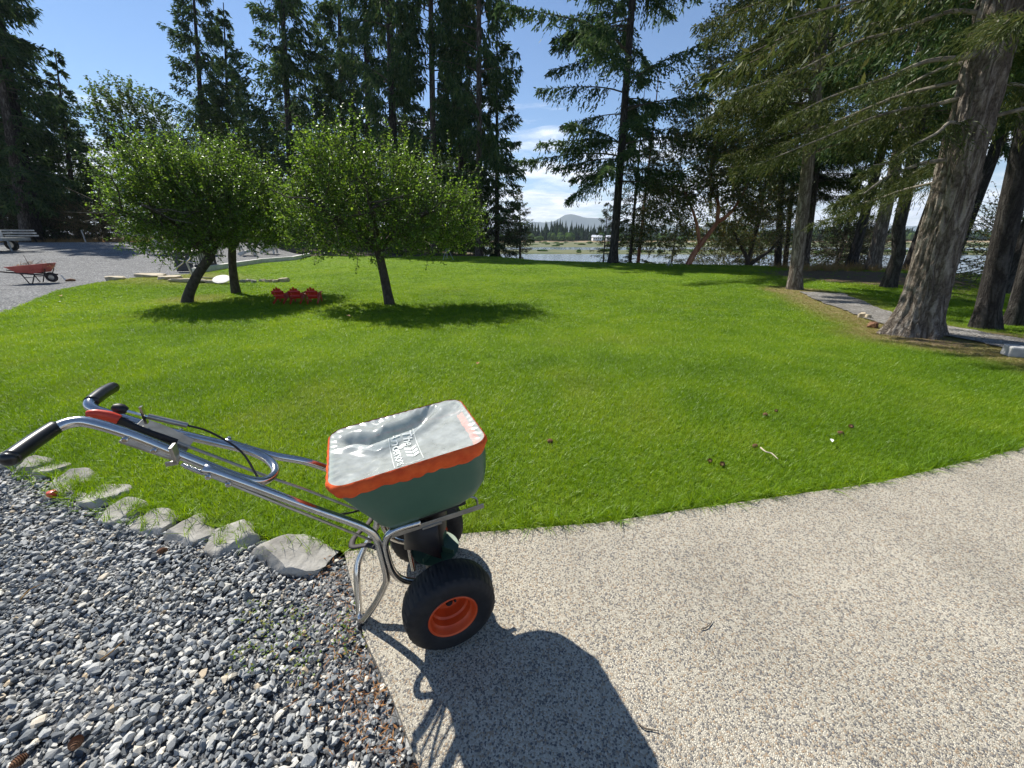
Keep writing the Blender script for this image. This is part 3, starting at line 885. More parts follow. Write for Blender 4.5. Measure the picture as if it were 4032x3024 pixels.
# left edge of the picture
LG = 'firs beyond the gravel at the left'
fir('fir_tree', 28, 37, 0.80, (4, 100), 'b', 0.98, 'fir with leaning bare trunk nearest the parked trailer', LG, 'fir_bark')
fir('fir_tree', 37, 39, 0.90, (12, 86), 'a', 1.0, 'thicker leaning fir close beside the bare trunk near the parked trailer', LG, 'fir_bark_dark')
fir('fir_tree', 79, 43, 0.55, (64, 122), 'c', 0.70, 'fir with thin pale leaning trunk behind the tan bush', LG, 'fir_bark')
fir('fir_tree', 0, 41, 0.7, (-18, 100), 'a', 0.95, 'dense fir at the very edge of the photo above the parked trailer', LG, 'fir_bark_dark')
fir('fir_tree', 58, 47, 0.6, None, 'c', 0.82, 'bushy fir filling the shade between the leaning trunks and the thin pale trunk', LG, 'fir_bark_dark')
fir('fir_tree', 107, 50, 0.5, None, 'c', 0.62, 'short bushy fir above the tan bush, next to the gap of sky', LG, 'fir_bark_dark')
fir('fir_tree', -24, 44, 0.6, None, 'c', 1.0, 'bushy fir whose boughs reach in at the edge above the trailer', LG, 'fir_bark_dark')
fir('fir_tree', 20, 52, 0.6, None, 'c', 1.05, 'bushy fir far back behind the two leaning trunks', LG, 'fir_bark_dark')
fir('fir_tree', 44, 54, 0.6, None, 'c', 0.95, 'bushy fir filling the gap just right of the two leaning trunks', LG, 'fir_bark_dark')

# the lone fir at the lawn's far edge
fir('fir_tree', 613, 25.7, 0.52, (632, 5), 'd', 1.0, 'lone dark fir with sweeping branches at the far edge of the lawn', None, 'fir_bark_dark', rz=0.0)
fir('fir_tree', 629, 28.5, 0.26, (635, 202), 'e', 1.15, 'thin pale trunked young fir just right of the lone fir', 'young firs by the water', 'fir_bark', h=11)
fir('fir_tree', 637, 28, 0.26, (646, 191), 'e', 1.0, 'thin reddish trunked young fir, second right of the lone fir', 'young firs by the water', 'madrone_bark', h=12)
fir('fir_tree', 602, 30.5, 0.16, None, 'e', 0.62, 'short light green young fir half hidden by the lone fir trunk', 'young firs by the water', 'fir_bark')
fir('fir_tree', 668, 31, 0.2, None, 'e', 0.75, 'drooping young fir between the reddish trunk and the madrone', 'young firs by the water', 'fir_bark')

# right hand group
RG = 'firs along the path'
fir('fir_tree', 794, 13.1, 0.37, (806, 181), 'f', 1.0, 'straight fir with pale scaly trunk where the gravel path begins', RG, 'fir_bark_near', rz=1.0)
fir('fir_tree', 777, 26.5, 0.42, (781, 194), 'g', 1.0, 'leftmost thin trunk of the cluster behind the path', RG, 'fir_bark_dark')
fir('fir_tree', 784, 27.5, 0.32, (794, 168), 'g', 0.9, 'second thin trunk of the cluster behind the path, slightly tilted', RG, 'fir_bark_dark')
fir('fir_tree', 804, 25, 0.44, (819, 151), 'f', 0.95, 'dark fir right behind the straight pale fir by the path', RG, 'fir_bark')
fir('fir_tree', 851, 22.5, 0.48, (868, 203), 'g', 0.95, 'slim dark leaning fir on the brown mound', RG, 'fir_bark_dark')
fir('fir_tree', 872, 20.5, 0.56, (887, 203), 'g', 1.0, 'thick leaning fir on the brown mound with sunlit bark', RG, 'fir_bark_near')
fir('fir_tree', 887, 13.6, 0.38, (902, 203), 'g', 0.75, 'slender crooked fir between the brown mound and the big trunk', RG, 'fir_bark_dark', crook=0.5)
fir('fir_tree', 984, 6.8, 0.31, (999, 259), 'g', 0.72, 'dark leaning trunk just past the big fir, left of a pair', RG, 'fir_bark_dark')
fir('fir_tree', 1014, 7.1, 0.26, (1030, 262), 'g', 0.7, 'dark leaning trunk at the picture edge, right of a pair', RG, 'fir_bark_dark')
for u, Y, cr, sc, lb in ((740, 33, 'g', 0.8, 'dark fir behind the madrone, above the shaded shrub'), (905, 27, 'g', 0.9, 'dark fir behind the crooked slender trunk'), (945, 17, 'g', 0.8, 'dark fir hidden behind the big trunk, boughs showing to its right'),
                         (1000, 13, 'g', 0.8, 'dark fir filling the upper corner behind the leaning pair'), (830, 34, 'c', 0.5, 'low bushy fir beyond the brown mound'),
                         (1060, 9, 'g', 0.8, 'fir just out of frame whose boughs hang in at the edge')):
    fir('fir_tree', u, Y, 0.45, None, cr, sc, lb, RG, 'fir_bark_dark')

# the big fir: its own furrowed trunk, bare limbs and fine sprays
BP = at_px(916, 334)
big = empty('fir_tree', BP, 0, 'massive fir with thick furrowed trunk beside the gravel path', 'tree', RG)
big.rotation_euler = (0, lean_to(BP, 992, 40), 0)
seg, rings, r0, hh = 150, 230, 0.25, 9.0
V, F = [], []
for i in range(rings):
    z = hh * (i / (rings - 1)) ** 1.5
    fl = math.exp(-z / 0.38)
    for k in range(seg):
        a = 2 * math.pi * k / seg
        ca, sa_ = math.cos(a), math.sin(a)
        wob = 0.35 * mnoise.noise((ca * 1.3, sa_ * 1.3, z * 1.1))
        rd = 1 - abs(mnoise.noise(((ca + wob) * 5.2, (sa_ + wob) * 5.2, z * 1.5)))
        rd2 = 1 - abs(mnoise.noise((ca * 11, sa_ * 11 + 4, z * 5.0)))
        root_ = 0.20 * max(0.0, math.sin(a * 4 + 2.2)) + (0.28 * max(0, -ca) ** 2)
        rr = r0 * (1 - 0.035 * z) * (1 + 0.25 * fl) + root_ * fl + 0.052 * (rd - 0.75) + 0.022 * (rd2 - 0.75) + 0.02 * mnoise.noise((ca * 2, sa_ * 2, z))
        V.append((rr * ca, rr * sa_, z - 0.15))
for i in range(rings - 1):
    for k in range(seg):
        k2 = (k + 1) % seg
        F.append((i * seg + k, i * seg + k2, (i + 1) * seg + k2, (i + 1) * seg + k))
me = np_mesh('trunk', V, F, True)
me.materials.append(MAT('fir_bark_near'))
link(bpy.data.objects.new('trunk', me), big)
rng = np.random.default_rng(31)
Ps, Ds, Ws, wood = [], [], [], []
limbs = [(2.55, 178, 1.9, 0.10, 0.45), (3.30, 166, 2.5, 0.14, 0.45), (3.75, 186, 2.7, 0.12, 0.42), (4.2, 160, 3.0, 0.22, 0.42), (3.0, 205, 1.9, 0.08, 0.5), (3.5, 140, 2.3, 0.15, 0.45), (4.0, 215, 2.5, 0.12, 0.45), (4.5, 190, 3.0, 0.2, 0.45),
         (3.4, 20, 2.2, 0.1, 0.4), (2.6, 70, 2.0, 0.05, 0.4), (4.2, 40, 2.6, 0.1, 0.36), (3.0, -15, 2.2, 0.1, 0.4), (2.3, 110, 1.8, 0.0, 0.4), (3.7, 100, 2.4, 0.1, 0.4)]
for z, dg, L, sl, dr in limbs:
    near = z in (2.55, 3.75, 4.0)
    p_, d_, w_, wd = fir_branch(rng, np.array([0, 0, z]), rad(dg), L, sl, dr, 150, 12, 0.60, 0.080, 0.0050, 0.85, t0=0.34 if near else 0.10)
    Ps.append(p_), Ds.append(d_), Ws.append(w_)
    pts = [Vector(q) + Vector((0, rng.normal(0, 0.035), rng.normal(0, 0.03))) * min(1, i) for i, q in enumerate(wd[0])]
    d0 = Vector((math.cos(rad(dg)), math.sin(rad(dg)), 0)) * (r0 * 0.75)
    pts[0] = pts[0] + d0
    MB().tube(pts, list(np.linspace(0.034 if near else 0.028, 0.005, len(pts))), 8, 3).build('branch', 'pale_limb', big)
for _ in range(70):
    z = rng.uniform(4.6, 20)
    p_, d_, w_, wd = fir_branch(rng, np.array([0, 0, z]), rng.uniform(0, 6.28), rng.uniform(2.5, 4.2) * (1 - z / 30), 0.15, 0.3, 26, 6, 0.9, 0.20, 0.03, 1.0)
    Ps.append(p_), Ds.append(d_), Ws.append(w_), wood.append(wd)
Vf, Ff = diamonds(np.vstack(Ps), np.vstack(Ds), np.vstack(Ws))
wood.append((np.array([[0, 0, 8.5], [0, 0, 14], [0, 0, 22.0]]), 0.24, 0.05))
Vw, Fw = wood_tubes(wood)
link(bpy.data.objects.new('crown', two_mat_mesh('crown', Vf, Ff, Vw, Fw, 'fir_needles_olive', 'fir_bark')), big)


# ---- broadleaf trees: shoots of leaves around limbs
def shoots(rng, org, dirs, lens, per_m, leaf, lw, lift=0.10, spread=0.9):
    """leaves along shoots; returns P, D, W and shoot paths"""
    Ps, Ds = [], []
    paths = []
    for o_, d_, L in zip(org, dirs, lens):
        n = max(4, int(L * per_m))
        t = np.linspace(0.06, 1.0, n)
        bend = rng.normal(0, 0.12, 3)
        P = o_ + d_ * (L * t)[:, None] + bend * (L * t * t)[:, None]
        ph = np.arange(n) * 2.4 + rng.uniform(0, 6)
        a = unit(np.cross(d_, np.array([0.3, 0.2, 1.0])))
        b_ = np.cross(d_, a)
        side = a * np.cos(ph)[:, None] + b_ * np.sin(ph)[:, None]
        D = unit(side * spread + d_ * 0.55 + rng.normal(0, 0.28, (n, 3)) + np.array([0, 0, -0.12]))
        Ps.append(P)
        Ds.append(D * (leaf * rng.uniform(0.7, 1.2, (n, 1)) * (1 - 0.35 * t[:, None])))
        paths.append((np.array([o_, o_ + d_ * L * 0.5 + bend * L * 0.25, o_ + d_ * L + bend * L]), 0.006, 0.003))
    P, D = np.vstack(Ps), np.vstack(Ds)
    W = unit(np.cross(D, np.array([0, 0, 1.0]) + rng.normal(0, 0.45, D.shape))) * (lw * rng.uniform(0.75, 1.2, (len(D), 1)))
    return P, D, W, paths


def ell_points(rng, n, c, r, inner=0.35, zmin=None):
    v = unit(rng.normal(0, 1, (n, 3)))
    q = (inner ** 3 + (1 - inner ** 3) * rng.random(n)) ** (1 / 3)
    p = np.array(c) + v * q[:, None] * np.array(r)
    return p, v


def apple_tree(P, label, base_path, fork, limbs_to, vols, nshoot, seed, top_n):
    root = empty('apple_tree', P, 0, label, 'tree', 'apple trees on the lawn')
    rng = np.random.default_rng(seed)
    tb = MB()
    n = len(base_path)
    tb.tube([Vector(p) for p in base_path], [0.155, 0.12, 0.105, 0.10, 0.095][:n], 14, 5)
    tb.build('trunk', 'apple_bark', root, auto=False)
    wood = []
    tips = []
    f0 = np.array(fork, float)
    for q in limbs_to:
        q = np.array(q, float)
        mid = (f0 + q) / 2 + np.array([0, 0, 0.22]) + rng.normal(0, 0.10, 3)
        t = np.linspace(0, 1, 7)[:, None]
        pts = (1 - t) ** 2 * f0 + 2 * t * (1 - t) * mid + t * t * q
        wood.append((pts, 0.075, 0.022))
        for j in range(3, 7):
            tips.append(pts[j])
            for _ in range(2):
                e = pts[j] + rng.normal(0, 1, 3) * np.array([0.5, 0.5, 0.3]) + np.array([0, 0, 0.25])
                wood.append((np.array([pts[j], (pts[j] + e) / 2 + rng.normal(0, 0.05, 3), e]), 0.02, 0.008))
    O, Dd, Ls = [], [], []
    for (c, r, w) in vols:
        k = int(nshoot * w)
        p, v = ell_points(rng, k, c, r, 0.30)
        O.append(p)
        Dd.append(unit(v * np.array([0.7, 0.7, 0.45]) + np.array([0, 0, 0.50]) + rng.normal(0, 0.35, (k, 3))))
        Ls.append(rng.uniform(0.22, 0.55, k))
        k2 = int(top_n * w)
        v2 = unit(rng.normal(0, 1, (k2, 3)))
        v2[:, 2] = np.abs(v2[:, 2]) * 0.8 + 0.15
        v2 = unit(v2)
        O.append(np.array(c) + v2 * np.array(r) * 0.92)
        Dd.append(unit(v2 * np.array([0.45, 0.45, 0.2]) + np.array([0, 0, 1.0]) + rng.normal(0, 0.10, (k2, 3))))
        Ls.append(rng.uniform(0.18, 0.55, k2) + 0.50 * (rng.random(k2) < 0.30))
    P_, D_, W_, paths = shoots(rng, np.vstack(O), np.vstack(Dd), np.concatenate(Ls), 30, 0.088, 0.024)
    wood += paths
    Vf, Ff = diamonds(P_, D_, W_, 0.10)
    Vw, Fw = wood_tubes(wood)
    link(bpy.data.objects.new('crown', two_mat_mesh('crown', Vf, Ff, Vw, Fw, 'apple_leaf', 'apple_bark')), root)
    return root


P3 = at_px(390, 304)
apple_tree(P3, 'apple tree with one straight slanting trunk, right of the red chairs',
           [(0, 0, -0.1), (-0.03, 0, 0.25), (-0.09, 0.02, 0.85), (-0.16, 0.05, 1.35)], (-0.16, 0.05, 1.33),
           [(-1.8, 0.3, 2.3), (-1.1, -1.2, 2.4), (0.2, -1.3, 2.3), (1.5, -0.6, 2.2), (1.8, 0.8, 2.2), (0.4, 1.4, 2.5), (-1.2, 1.1, 2.6), (-0.3, 0.1, 3.1)],
           [((-0.35, 0.1, 2.35), (1.35, 1.3, 1.00), 0.34), ((1.1, -0.2, 2.0), (1.05, 1.2, 0.72), 0.20), ((1.75, 0.4, 1.85), (0.75, 0.9, 0.55), 0.10), ((-1.45, 0.1, 2.0), (0.85, 1.1, 0.75), 0.18), ((-0.75, -0.5, 2.95), (0.75, 0.8, 0.62), 0.13), ((0.45, 0.5, 2.75), (0.8, 0.9, 0.6), 0.13), ((-0.2, -0.7, 1.65), (1.5, 0.8, 0.5), 0.15), ((1.2, 0.0, 1.55), (0.9, 0.9, 0.4), 0.09), ((-1.5, 0.2, 1.55), (0.7, 0.8, 0.4), 0.08)], 1350, 23, 420)
P1 = at_px(186, 302)
apple_tree(P1, 'apple tree with dark trunk leaning over, farthest from the red chairs',
           [(0, 0, -0.1), (0.15, 0, 0.22), (0.52, 0.02, 0.72), (0.98, 0.05, 1.18)], (0.98, 0.05, 1.17),
           [(-0.9, 0.2, 2.2), (-0.5, -0.9, 2.3), (0.6, -1.1, 2.3), (1.5, -0.4, 2.3), (1.2, 0.9, 2.4), (-0.4, 0.9, 2.6), (0.4, 0.2, 3.0)],
           [((0.70, 0.1, 2.25), (1.15, 1.1, 0.98), 0.40), ((-0.20, 0.0, 2.0), (0.78, 0.85, 0.8), 0.22), ((1.55, 0.0, 2.05), (0.8, 0.95, 0.8), 0.22), ((0.35, -0.3, 2.85), (0.75, 0.7, 0.62), 0.14), ((1.15, 0.3, 2.8), (0.6, 0.7, 0.55), 0.10), ((-0.35, 0.2, 1.55), (0.7, 0.7, 0.45), 0.10), ((0.9, -0.4, 1.6), (1.2, 0.7, 0.45), 0.14)], 1200, 29, 340)
P2 = at_px(236, 293)
apple_tree(P2, 'apple tree with thick upright trunk beside the pale round disc',
           [(0, 0, -0.1), (0.03, 0, 0.3), (0.10, 0.02, 0.85), (0.19, 0.05, 1.3)], (0.19, 0.05, 1.28),
           [(-0.8, 0.2, 2.4), (-0.6, -0.9, 2.5), (0.6, -0.9, 2.5), (1.4, -0.4, 2.4), (1.1, 0.8, 2.5), (-0.5, 0.9, 2.7), (0.2, 0.2, 3.2)],
           [((0.35, 0.1, 2.55), (1.25, 1.2, 1.05), 0.46), ((1.25, 0.0, 2.15), (0.95, 1.0, 0.85), 0.30), ((0.7, -0.2, 3.25), (0.7, 0.7, 0.55), 0.14), ((1.85, 0.2, 1.8), (0.6, 0.7, 0.5), 0.10), ((0.8, -0.3, 1.65), (1.3, 0.8, 0.45), 0.16)], 1050, 37, 260)


def leafy(name, P, label, group, cat, vols, n, leaf, lw, mat, seed, stems=None, bark='twig_wood', per_m=22, Lr=(0.3, 0.7), scale=1.0, inner=0.3):
    root = empty(name, P, 0, label, cat, group)
    rng = np.random.default_rng(seed)
    O, Dd, Ls = [], [], []
    for (c, r, w) in vols:
        k = int(n * w)
        p, v = ell_points(rng, k, c, r, inner)
        O.append(p)
        Dd.append(unit(v + np.array([0, 0, 0.4]) + rng.normal(0, 0.4, (k, 3))))
        Ls.append(rng.uniform(Lr[0], Lr[1], k))
    P_, D_, W_, paths = shoots(rng, np.vstack(O), np.vstack(Dd), np.concatenate(Ls), per_m, leaf, lw)
    Vf, Ff = diamonds(P_, D_, W_, 0.08)
    Vw, Fw = wood_tubes([(a, b_ * 1.5, c_ * 1.5) for a, b_, c_ in paths])
    link(bpy.data.objects.new('crown', two_mat_mesh('crown', Vf, Ff, Vw, Fw, mat, 'twig_wood')), root)
    tb = MB()
    for pts, r0_, r1_ in (stems or []):
        tb.tube([Vector(q) for q in pts], list(np.linspace(r0_, r1_, len(pts))), 9, 4)
    if stems:
        tb.build('trunk', bark, root, auto=False)
    return root


# madrones at the water side
Pm = at_u(689, 24.4)
leafy('madrone_tree', Pm, 'madrone with bare orange red leaning trunk at the far edge of the lawn', None, 'tree',
      [((-0.6, 0, 5.2), (2.2, 2.0, 1.9), 0.32), ((1.6, 0, 5.2), (1.9, 1.9, 1.8), 0.25), ((0.6, 0.3, 8.0), (2.6, 2.2, 2.4), 0.34), ((-1.8, 0, 3.4), (1.3, 1.4, 0.9), 0.09), ((2.9, 0, 4.0), (1.2, 1.3, 1.2), 0.1), ((0.8, 0.4, 11), (1.8, 1.6, 1.6), 0.14), ((-1.2, 1.5, 2.0), (2.0, 1.0, 1.3), 0.12), ((2.6, 1.5, 2.4), (2.0, 1.0, 1.5), 0.14)], 2700, 0.17, 0.052, 'madrone_leaf', 51,
      [([(-0.1, 0, -0.2), (0.25, 0, 0.7), (0.75, 0, 1.5), (1.25, 0, 2.3)], 0.19, 0.12), ([(1.25, 0, 2.3), (1.15, 0.1, 3.4), (0.5, 0.2, 4.6), (0.7, 0.3, 7.5)], 0.11, 0.05), ([(1.25, 0, 2.3), (2.0, -0.1, 3.0), (2.6, 0, 4.4)], 0.12, 0.05),
       ([(0.45, 0, 1.1), (0.1, 0.1, 2.3), (-0.5, 0.1, 3.4), (-1.4, 0, 4.6)], 0.11, 0.04)], 'madrone_bark', per_m=16, Lr=(0.3, 0.8))
Pm = at_u(744, 25.5)
leafy('madrone_tree', Pm, 'smaller dark many stemmed madrone in the shade left of the thin trunks', None, 'tree',
      [((0, 0, 2.6), (2.4, 1.8, 1.3), 0.5), ((0.9, 0.3, 4.2), (1.8, 1.5, 1.2), 0.35), ((-0.3, 1.6, 1.3), (2.8, 1.0, 1.2), 0.3)], 1200, 0.14, 0.040, 'madrone_leaf', 52,
      [([(0, 0, -0.2), (0.1, 0, 0.6), (-0.6, 0, 1.6), (-1.2, 0, 2.4)], 0.17, 0.05), ([(0.05, 0, 0.2), (0.8, 0, 0.8), (1.6, 0, 1.5), (2.0, 0.1, 2.6)], 0.15, 0.05), ([(0.1, 0, 0.5), (0.3, 0.1, 2.0), (0.4, 0.1, 3.6)], 0.12, 0.05)], 'apple_bark', per_m=16)
# maples showing between the firs and the apple trees
leafy('maple_tree', at_u(166, 54), 'rounded light green broadleaf tree in front of the gap of sky', 'broadleaf trees in the wood', 'tree',
      [((0, 0, 12.5), (3.6, 3.0, 4.0), 0.5), ((-1.5, 0, 7.5), (4.6, 3.6, 3.4), 0.3), ((2.6, 0, 8.2), (4.4, 3.4, 3.6), 0.3)], 1200, 0.36, 0.13, 'maple_leaf', 61, [([(0, 0, 0), (0.2, 0, 5), (0, 0, 11)], 0.3, 0.1)], per_m=9, Lr=(0.7, 1.7))
leafy('maple_tree', at_u(262, 46), 'light green broadleaf tree peeping above the dip between the apple trees', 'broadleaf trees in the wood', 'tree',
      [((0, 0, 8.5), (4.2, 3.0, 4.6), 0.6), ((3.0, 0, 7.0), (3.0, 2.5, 3.5), 0.3)], 620, 0.34, 0.12, 'maple_leaf', 62, [([(0, 0, 0), (0.2, 0, 4), (0, 0, 8)], 0.25, 0.1)], per_m=9, Lr=(0.7, 1.6))

# shrubs
SHR = [
    ('shrub', 99, 40, 'tan dry looking bush at the edge of the gravel under the thin pale trunk', 'tan_shrub_leaf', ((0, 0, 1.7), (2.6, 1.6, 1.6)), 420, 0.12),
    ('shrub', 70, 42, 'dark brown bush in the shade left of the tan bush', 'shrub_leaf', ((0, 0, 1.6), (3.0, 2, 2.0)), 420, 0.12),
    ('shrub', 40, 40, 'low dark brush at the foot of the leaning trunks', 'shrub_leaf', ((0, 0, 1.2), (3.4, 1.5, 1.5)), 380, 0.12),
    ('shrub', 8, 42, 'brownish brush behind the parked trailer', 'shrub_leaf', ((0, 0, 2.0), (3.4, 2, 2.4)), 420, 0.13),
    ('shrub', 125, 44, 'dark green bush right of the tan bush behind the apple tree', 'maple_leaf', ((0, 0, 2.2), (3.6, 2, 2.6)), 420, 0.14),
    ('shrub', 160, 46, 'dark bush behind the leaning apple tree', 'shrub_leaf', ((0, 0, 2.4), (4.4, 2, 3.0)), 420, 0.16),
    ('shrub', 205, 47, 'dark bush behind the thick upright apple trunk', 'shrub_leaf', ((0, 0, 2.4), (4.6, 2, 3.2)), 420, 0.16),
    ('shrub', 255, 46, 'dark bush behind the stored chairs', 'maple_leaf', ((0, 0, 2.4), (4.6, 2, 3.0)), 420, 0.16),
    ('shrub', 305, 44, 'dark bush at the end of the timber edging', 'shrub_leaf', ((0, 0, 2.2), (4.4, 2, 3.0)), 420, 0.16),
    ('shrub', 350, 42, 'dark bush behind the right apple tree, left half', 'shrub_leaf', ((0, 0, 2.2), (4.0, 2, 2.8)), 420, 0.15),
    ('shrub', 400, 40, 'dark bush behind the right apple trunk', 'shrub_leaf', ((0, 0, 2.0), (4.0, 2, 2.8)), 420, 0.15),
    ('shrub', 450, 38, 'dark bush behind the tripod sprinkler', 'shrub_leaf', ((0, 0, 2.0), (3.8, 2, 2.6)), 420, 0.15),
    ('shrub', 498, 36, 'dark bush at the lawn end of the wood', 'shrub_leaf', ((0, 0, 1.6), (2.4, 2, 2.4)), 380, 0.12),
    ('shrub', 835, 26, 'dark bush beyond the dry grass on the mound', 'shrub_leaf', ((0, 0, 1.4), (2.2, 1.5, 1.5)), 420, 0.10),
    ('shrub', 855, 30, 'dark bush behind the slim leaning fir', 'shrub_leaf', ((0, 0, 1.6), (2.4, 1.5, 1.9)), 420, 0.10),
    ('shrub', 715, 28, 'dark bush behind the foot of the madrone', 'shrub_leaf', ((0, 0, 1.2), (1.8, 1.2, 1.4)), 300, 0.10),
    ('shrub', 765, 28, 'dark bush left of the thin trunk cluster', 'shrub_leaf', ((0, 0, 1.2), (1.5, 1.2, 1.5)), 300, 0.10),
    ('shrub', 1010, 15, 'olive bush hanging behind the leaning pair of trunks', 'madrone_leaf', ((0, 0, 1.6), (2.0, 1.5, 1.8)), 420, 0.10),
]
for i, (nm, u, Y, lb, mt, (c, r), n, lf) in enumerate(SHR):
    leafy(nm, at_u(u, Y), lb, 'shrubs round the lawn', 'shrub', [(c, r, 1.0)], int(n * 1.8), lf, lf * 0.3, mt, 100 + i, [([(0, 0, -0.3), (0.1, 0, c[2])], 0.05, 0.03)], per_m=14, Lr=(0.4, 1.0), inner=0.1)

# ------------------------------------------------------------------ grass, dry stalks, weeds, litter (uncountable)


def instancer(name, coll, mat_attr, P, rot, scl, dry, tone):
    me = bpy.data.meshes.new(name)
    n = len(P)
    me.vertices.add(n)
    me.vertices.foreach_set('co', np.asarray(P, np.float32).ravel())
    for an, typ, arr in (('rot', 'FLOAT_VECTOR', rot), ('scl', 'FLOAT_VECTOR', scl), ('dry', 'FLOAT', dry), ('tone', 'FLOAT', tone)):
        at = me.attributes.new(an, typ, 'POINT')
        at.data.foreach_set('vector' if typ == 'FLOAT_VECTOR' else 'value', np.asarray(arr, np.float32).ravel())
    o = link(bpy.data.objects.new(name, me))
    ng = bpy.data.node_groups.new(name, 'GeometryNodeTree')
    ng.interface.new_socket('Geometry', in_out='INPUT', socket_type='NodeSocketGeometry')
    ng.interface.new_socket('Geometry', in_out='OUTPUT', socket_type='NodeSocketGeometry')
    gi, go = ng.nodes.new('NodeGroupInput'), ng.nodes.new('NodeGroupOutput')
    ci = ng.nodes.new('GeometryNodeCollectionInfo')
    ci.inputs['Collection'].default_value = coll
    ci.inputs['Separate Children'].default_value = True
    ci.inputs['Reset Children'].default_value = True
    ip = ng.nodes.new('GeometryNodeInstanceOnPoints')
    ip.inputs['Pick Instance'].default_value = True
    ar = ng.nodes.new('GeometryNodeInputNamedAttribute')
    ar.data_type = 'FLOAT_VECTOR'
    ar.inputs[0].default_value = 'rot'
    asx = ng.nodes.new('GeometryNodeInputNamedAttribute')
    asx.data_type = 'FLOAT_VECTOR'
    asx.inputs[0].default_value = 'scl'
    L = ng.links.new
    L(gi.outputs[0], ip.inputs['Points'])
    L(ci.outputs[0], ip.inputs['Instance'])
    L(ar.outputs[0], ip.inputs['Rotation'])
    L(asx.outputs[0], ip.inputs['Scale'])
    L(ip.outputs[0], go.inputs[0])
    md = o.modifiers.new('scatter', 'NODES')
    md.node_group = ng
    return o


def blade_clump(name, rng, n, h, w, spread, lean, mat, nseg=2):
    V, F = [], []
    for _ in range(n):
        a, q = rng.uniform(0, 6.28), spread * math.sqrt(rng.random())
        b0 = np.array([q * math.cos(a), q * math.sin(a), -0.01])
        az = rng.uniform(0, 6.28)
        d = np.array([math.cos(az), math.sin(az), 0])
        s_ = np.array([-d[1], d[0], 0])
        hh_, ln, ww = h * rng.uniform(0.55, 1.2), lean * rng.uniform(0.1, 1.4), w * rng.uniform(0.7, 1.3)
        o0 = len(V)
        for j in range(nseg):
            t = j / nseg
            c_ = b0 + d * (hh_ * ln * t * t) + np.array([0, 0, hh_ * (t - 0.25 * ln * t * t)])
            V += [c_ - s_ * ww * (1 - 0.35 * t) / 2, c_ + s_ * ww * (1 - 0.35 * t) / 2]
        V.append(b0 + d * hh_ * ln + np.array([0, 0, hh_ * (1 - 0.25 * ln)]))
        for j in range(nseg - 1):
            F += [(o0 + 2 * j, o0 + 2 * j + 1, o0 + 2 * j + 3), (o0 + 2 * j, o0 + 2 * j + 3, o0 + 2 * j + 2)]
        F.append((o0 + 2 * nseg - 2, o0 + 2 * nseg - 1, o0 + 2 * nseg))
    me = np_mesh(name, V, F)
    me.materials.append(MAT(mat))
    return bpy.data.objects.new(name, me)


gc = bpy.data.collections.new('grass_clumps')
rng = np.random.default_rng(5)
for i in range(6):
    gc.objects.link(blade_clump('grass_clump', rng, 20, 0.044, 0.0026, 0.026, 0.8, 'grass'))
gc2 = bpy.data.collections.new('grass_clumps_wide')
for i in range(5):
    gc2.objects.link(blade_clump('grass_clump_wide', rng, 28, 0.046, 0.0065, 0.075, 0.75, 'grass'))
gc3 = bpy.data.collections.new('long_grass_clumps')
for i in range(5):
    gc3.objects.link(blade_clump('long_grass_clump', rng, 9, 0.13, 0.0038, 0.02, 0.95, 'grass', 3))

LP = np.array(LAWN)
PATHP = np.array(PATH)


def lawn_points(x0, x1, y0, y1, s, fin=None, fout=None):
    p = jgrid(x0, x1, y0, y1, s, 0.5)
    if fin:
        p = p[RNG.random(len(p)) < ss(fin[0], fin[1], p[:, 1])]
    if fout:
        p = p[RNG.random(len(p)) > ss(fout[0], fout[1], p[:, 1])]
    x, y = p[:, 0], p[:, 1]
    # keep what the lens, or a lens a step aside, can see
    Z = y * CP + H * SP
    m_ = (np.abs(x) < 1.40 * Z + 1.6)
    p = p[m_]
    d, ins = poly_dist(p[:, 0], p[:, 1], LP)
    _, inp = poly_dist(p[:, 0], p[:, 1], PATHP)
    soil = soil_fn(p[:, 0], p[:, 1])
    keep = ins & (d > 0.008) & ~inp & (RNG.random(len(p)) > soil * 0.97)
    return p[keep]


def scatter_grass(name, coll, p, sc, jit=0.3, tilt=0.15):
    n = len(p)
    z = gz(p[:, 0], p[:, 1]) - 0.01
    dry = dry_fn(p[:, 0], p[:, 1])
    patch = np.array([0.5 + 1.1 * fbm((a * 0.45, b_ * 0.45, 0.3), 3) + 0.45 * mnoise.noise((a * 2.1, b_ * 2.1, 4)) for a, b_ in p])
    tone = np.clip(patch + RNG.normal(0, 0.16, n), 0, 1)
    rot = np.column_stack([RNG.normal(0, tilt, n), RNG.normal(0, tilt, n), RNG.uniform(0, 6.28, n)])
    s_ = sc * RNG.uniform(1 - jit, 1 + jit, n) * (1 - 0.45 * dry)
    scl = np.column_stack([s_, s_, s_ * RNG.uniform(0.8, 1.25, n)])
    o = instancer(name, coll, None, np.column_stack([p, z]), rot, scl, np.clip(dry * RNG.uniform(0.5, 1.3, n), 0, 1), tone)
    return tag(o, kind='stuff')


tag(scatter_grass('grass', gc, np.vstack([lawn_points(-8, 10, 1.3, 5.2, 0.026, None, (3.4, 5.2)), lawn_points(-15, 16, 3.4, 9.5, 0.038, (3.4, 4.6), (6.0, 9.5))]), 1.0), 'short mown green grass of the near lawn', 'grass')
tag(scatter_grass('grass', gc2, np.vstack([lawn_points(-24, 24, 5.0, 16, 0.080, (5.0, 8.5), (11, 16)), lawn_points(-26, 30, 11, 24, 0.12, (11, 15), (18, 24)), lawn_points(-26, 48, 18, 36, 0.18, (18, 22))]), 1.0), 'short mown green grass of the far lawn', 'grass')
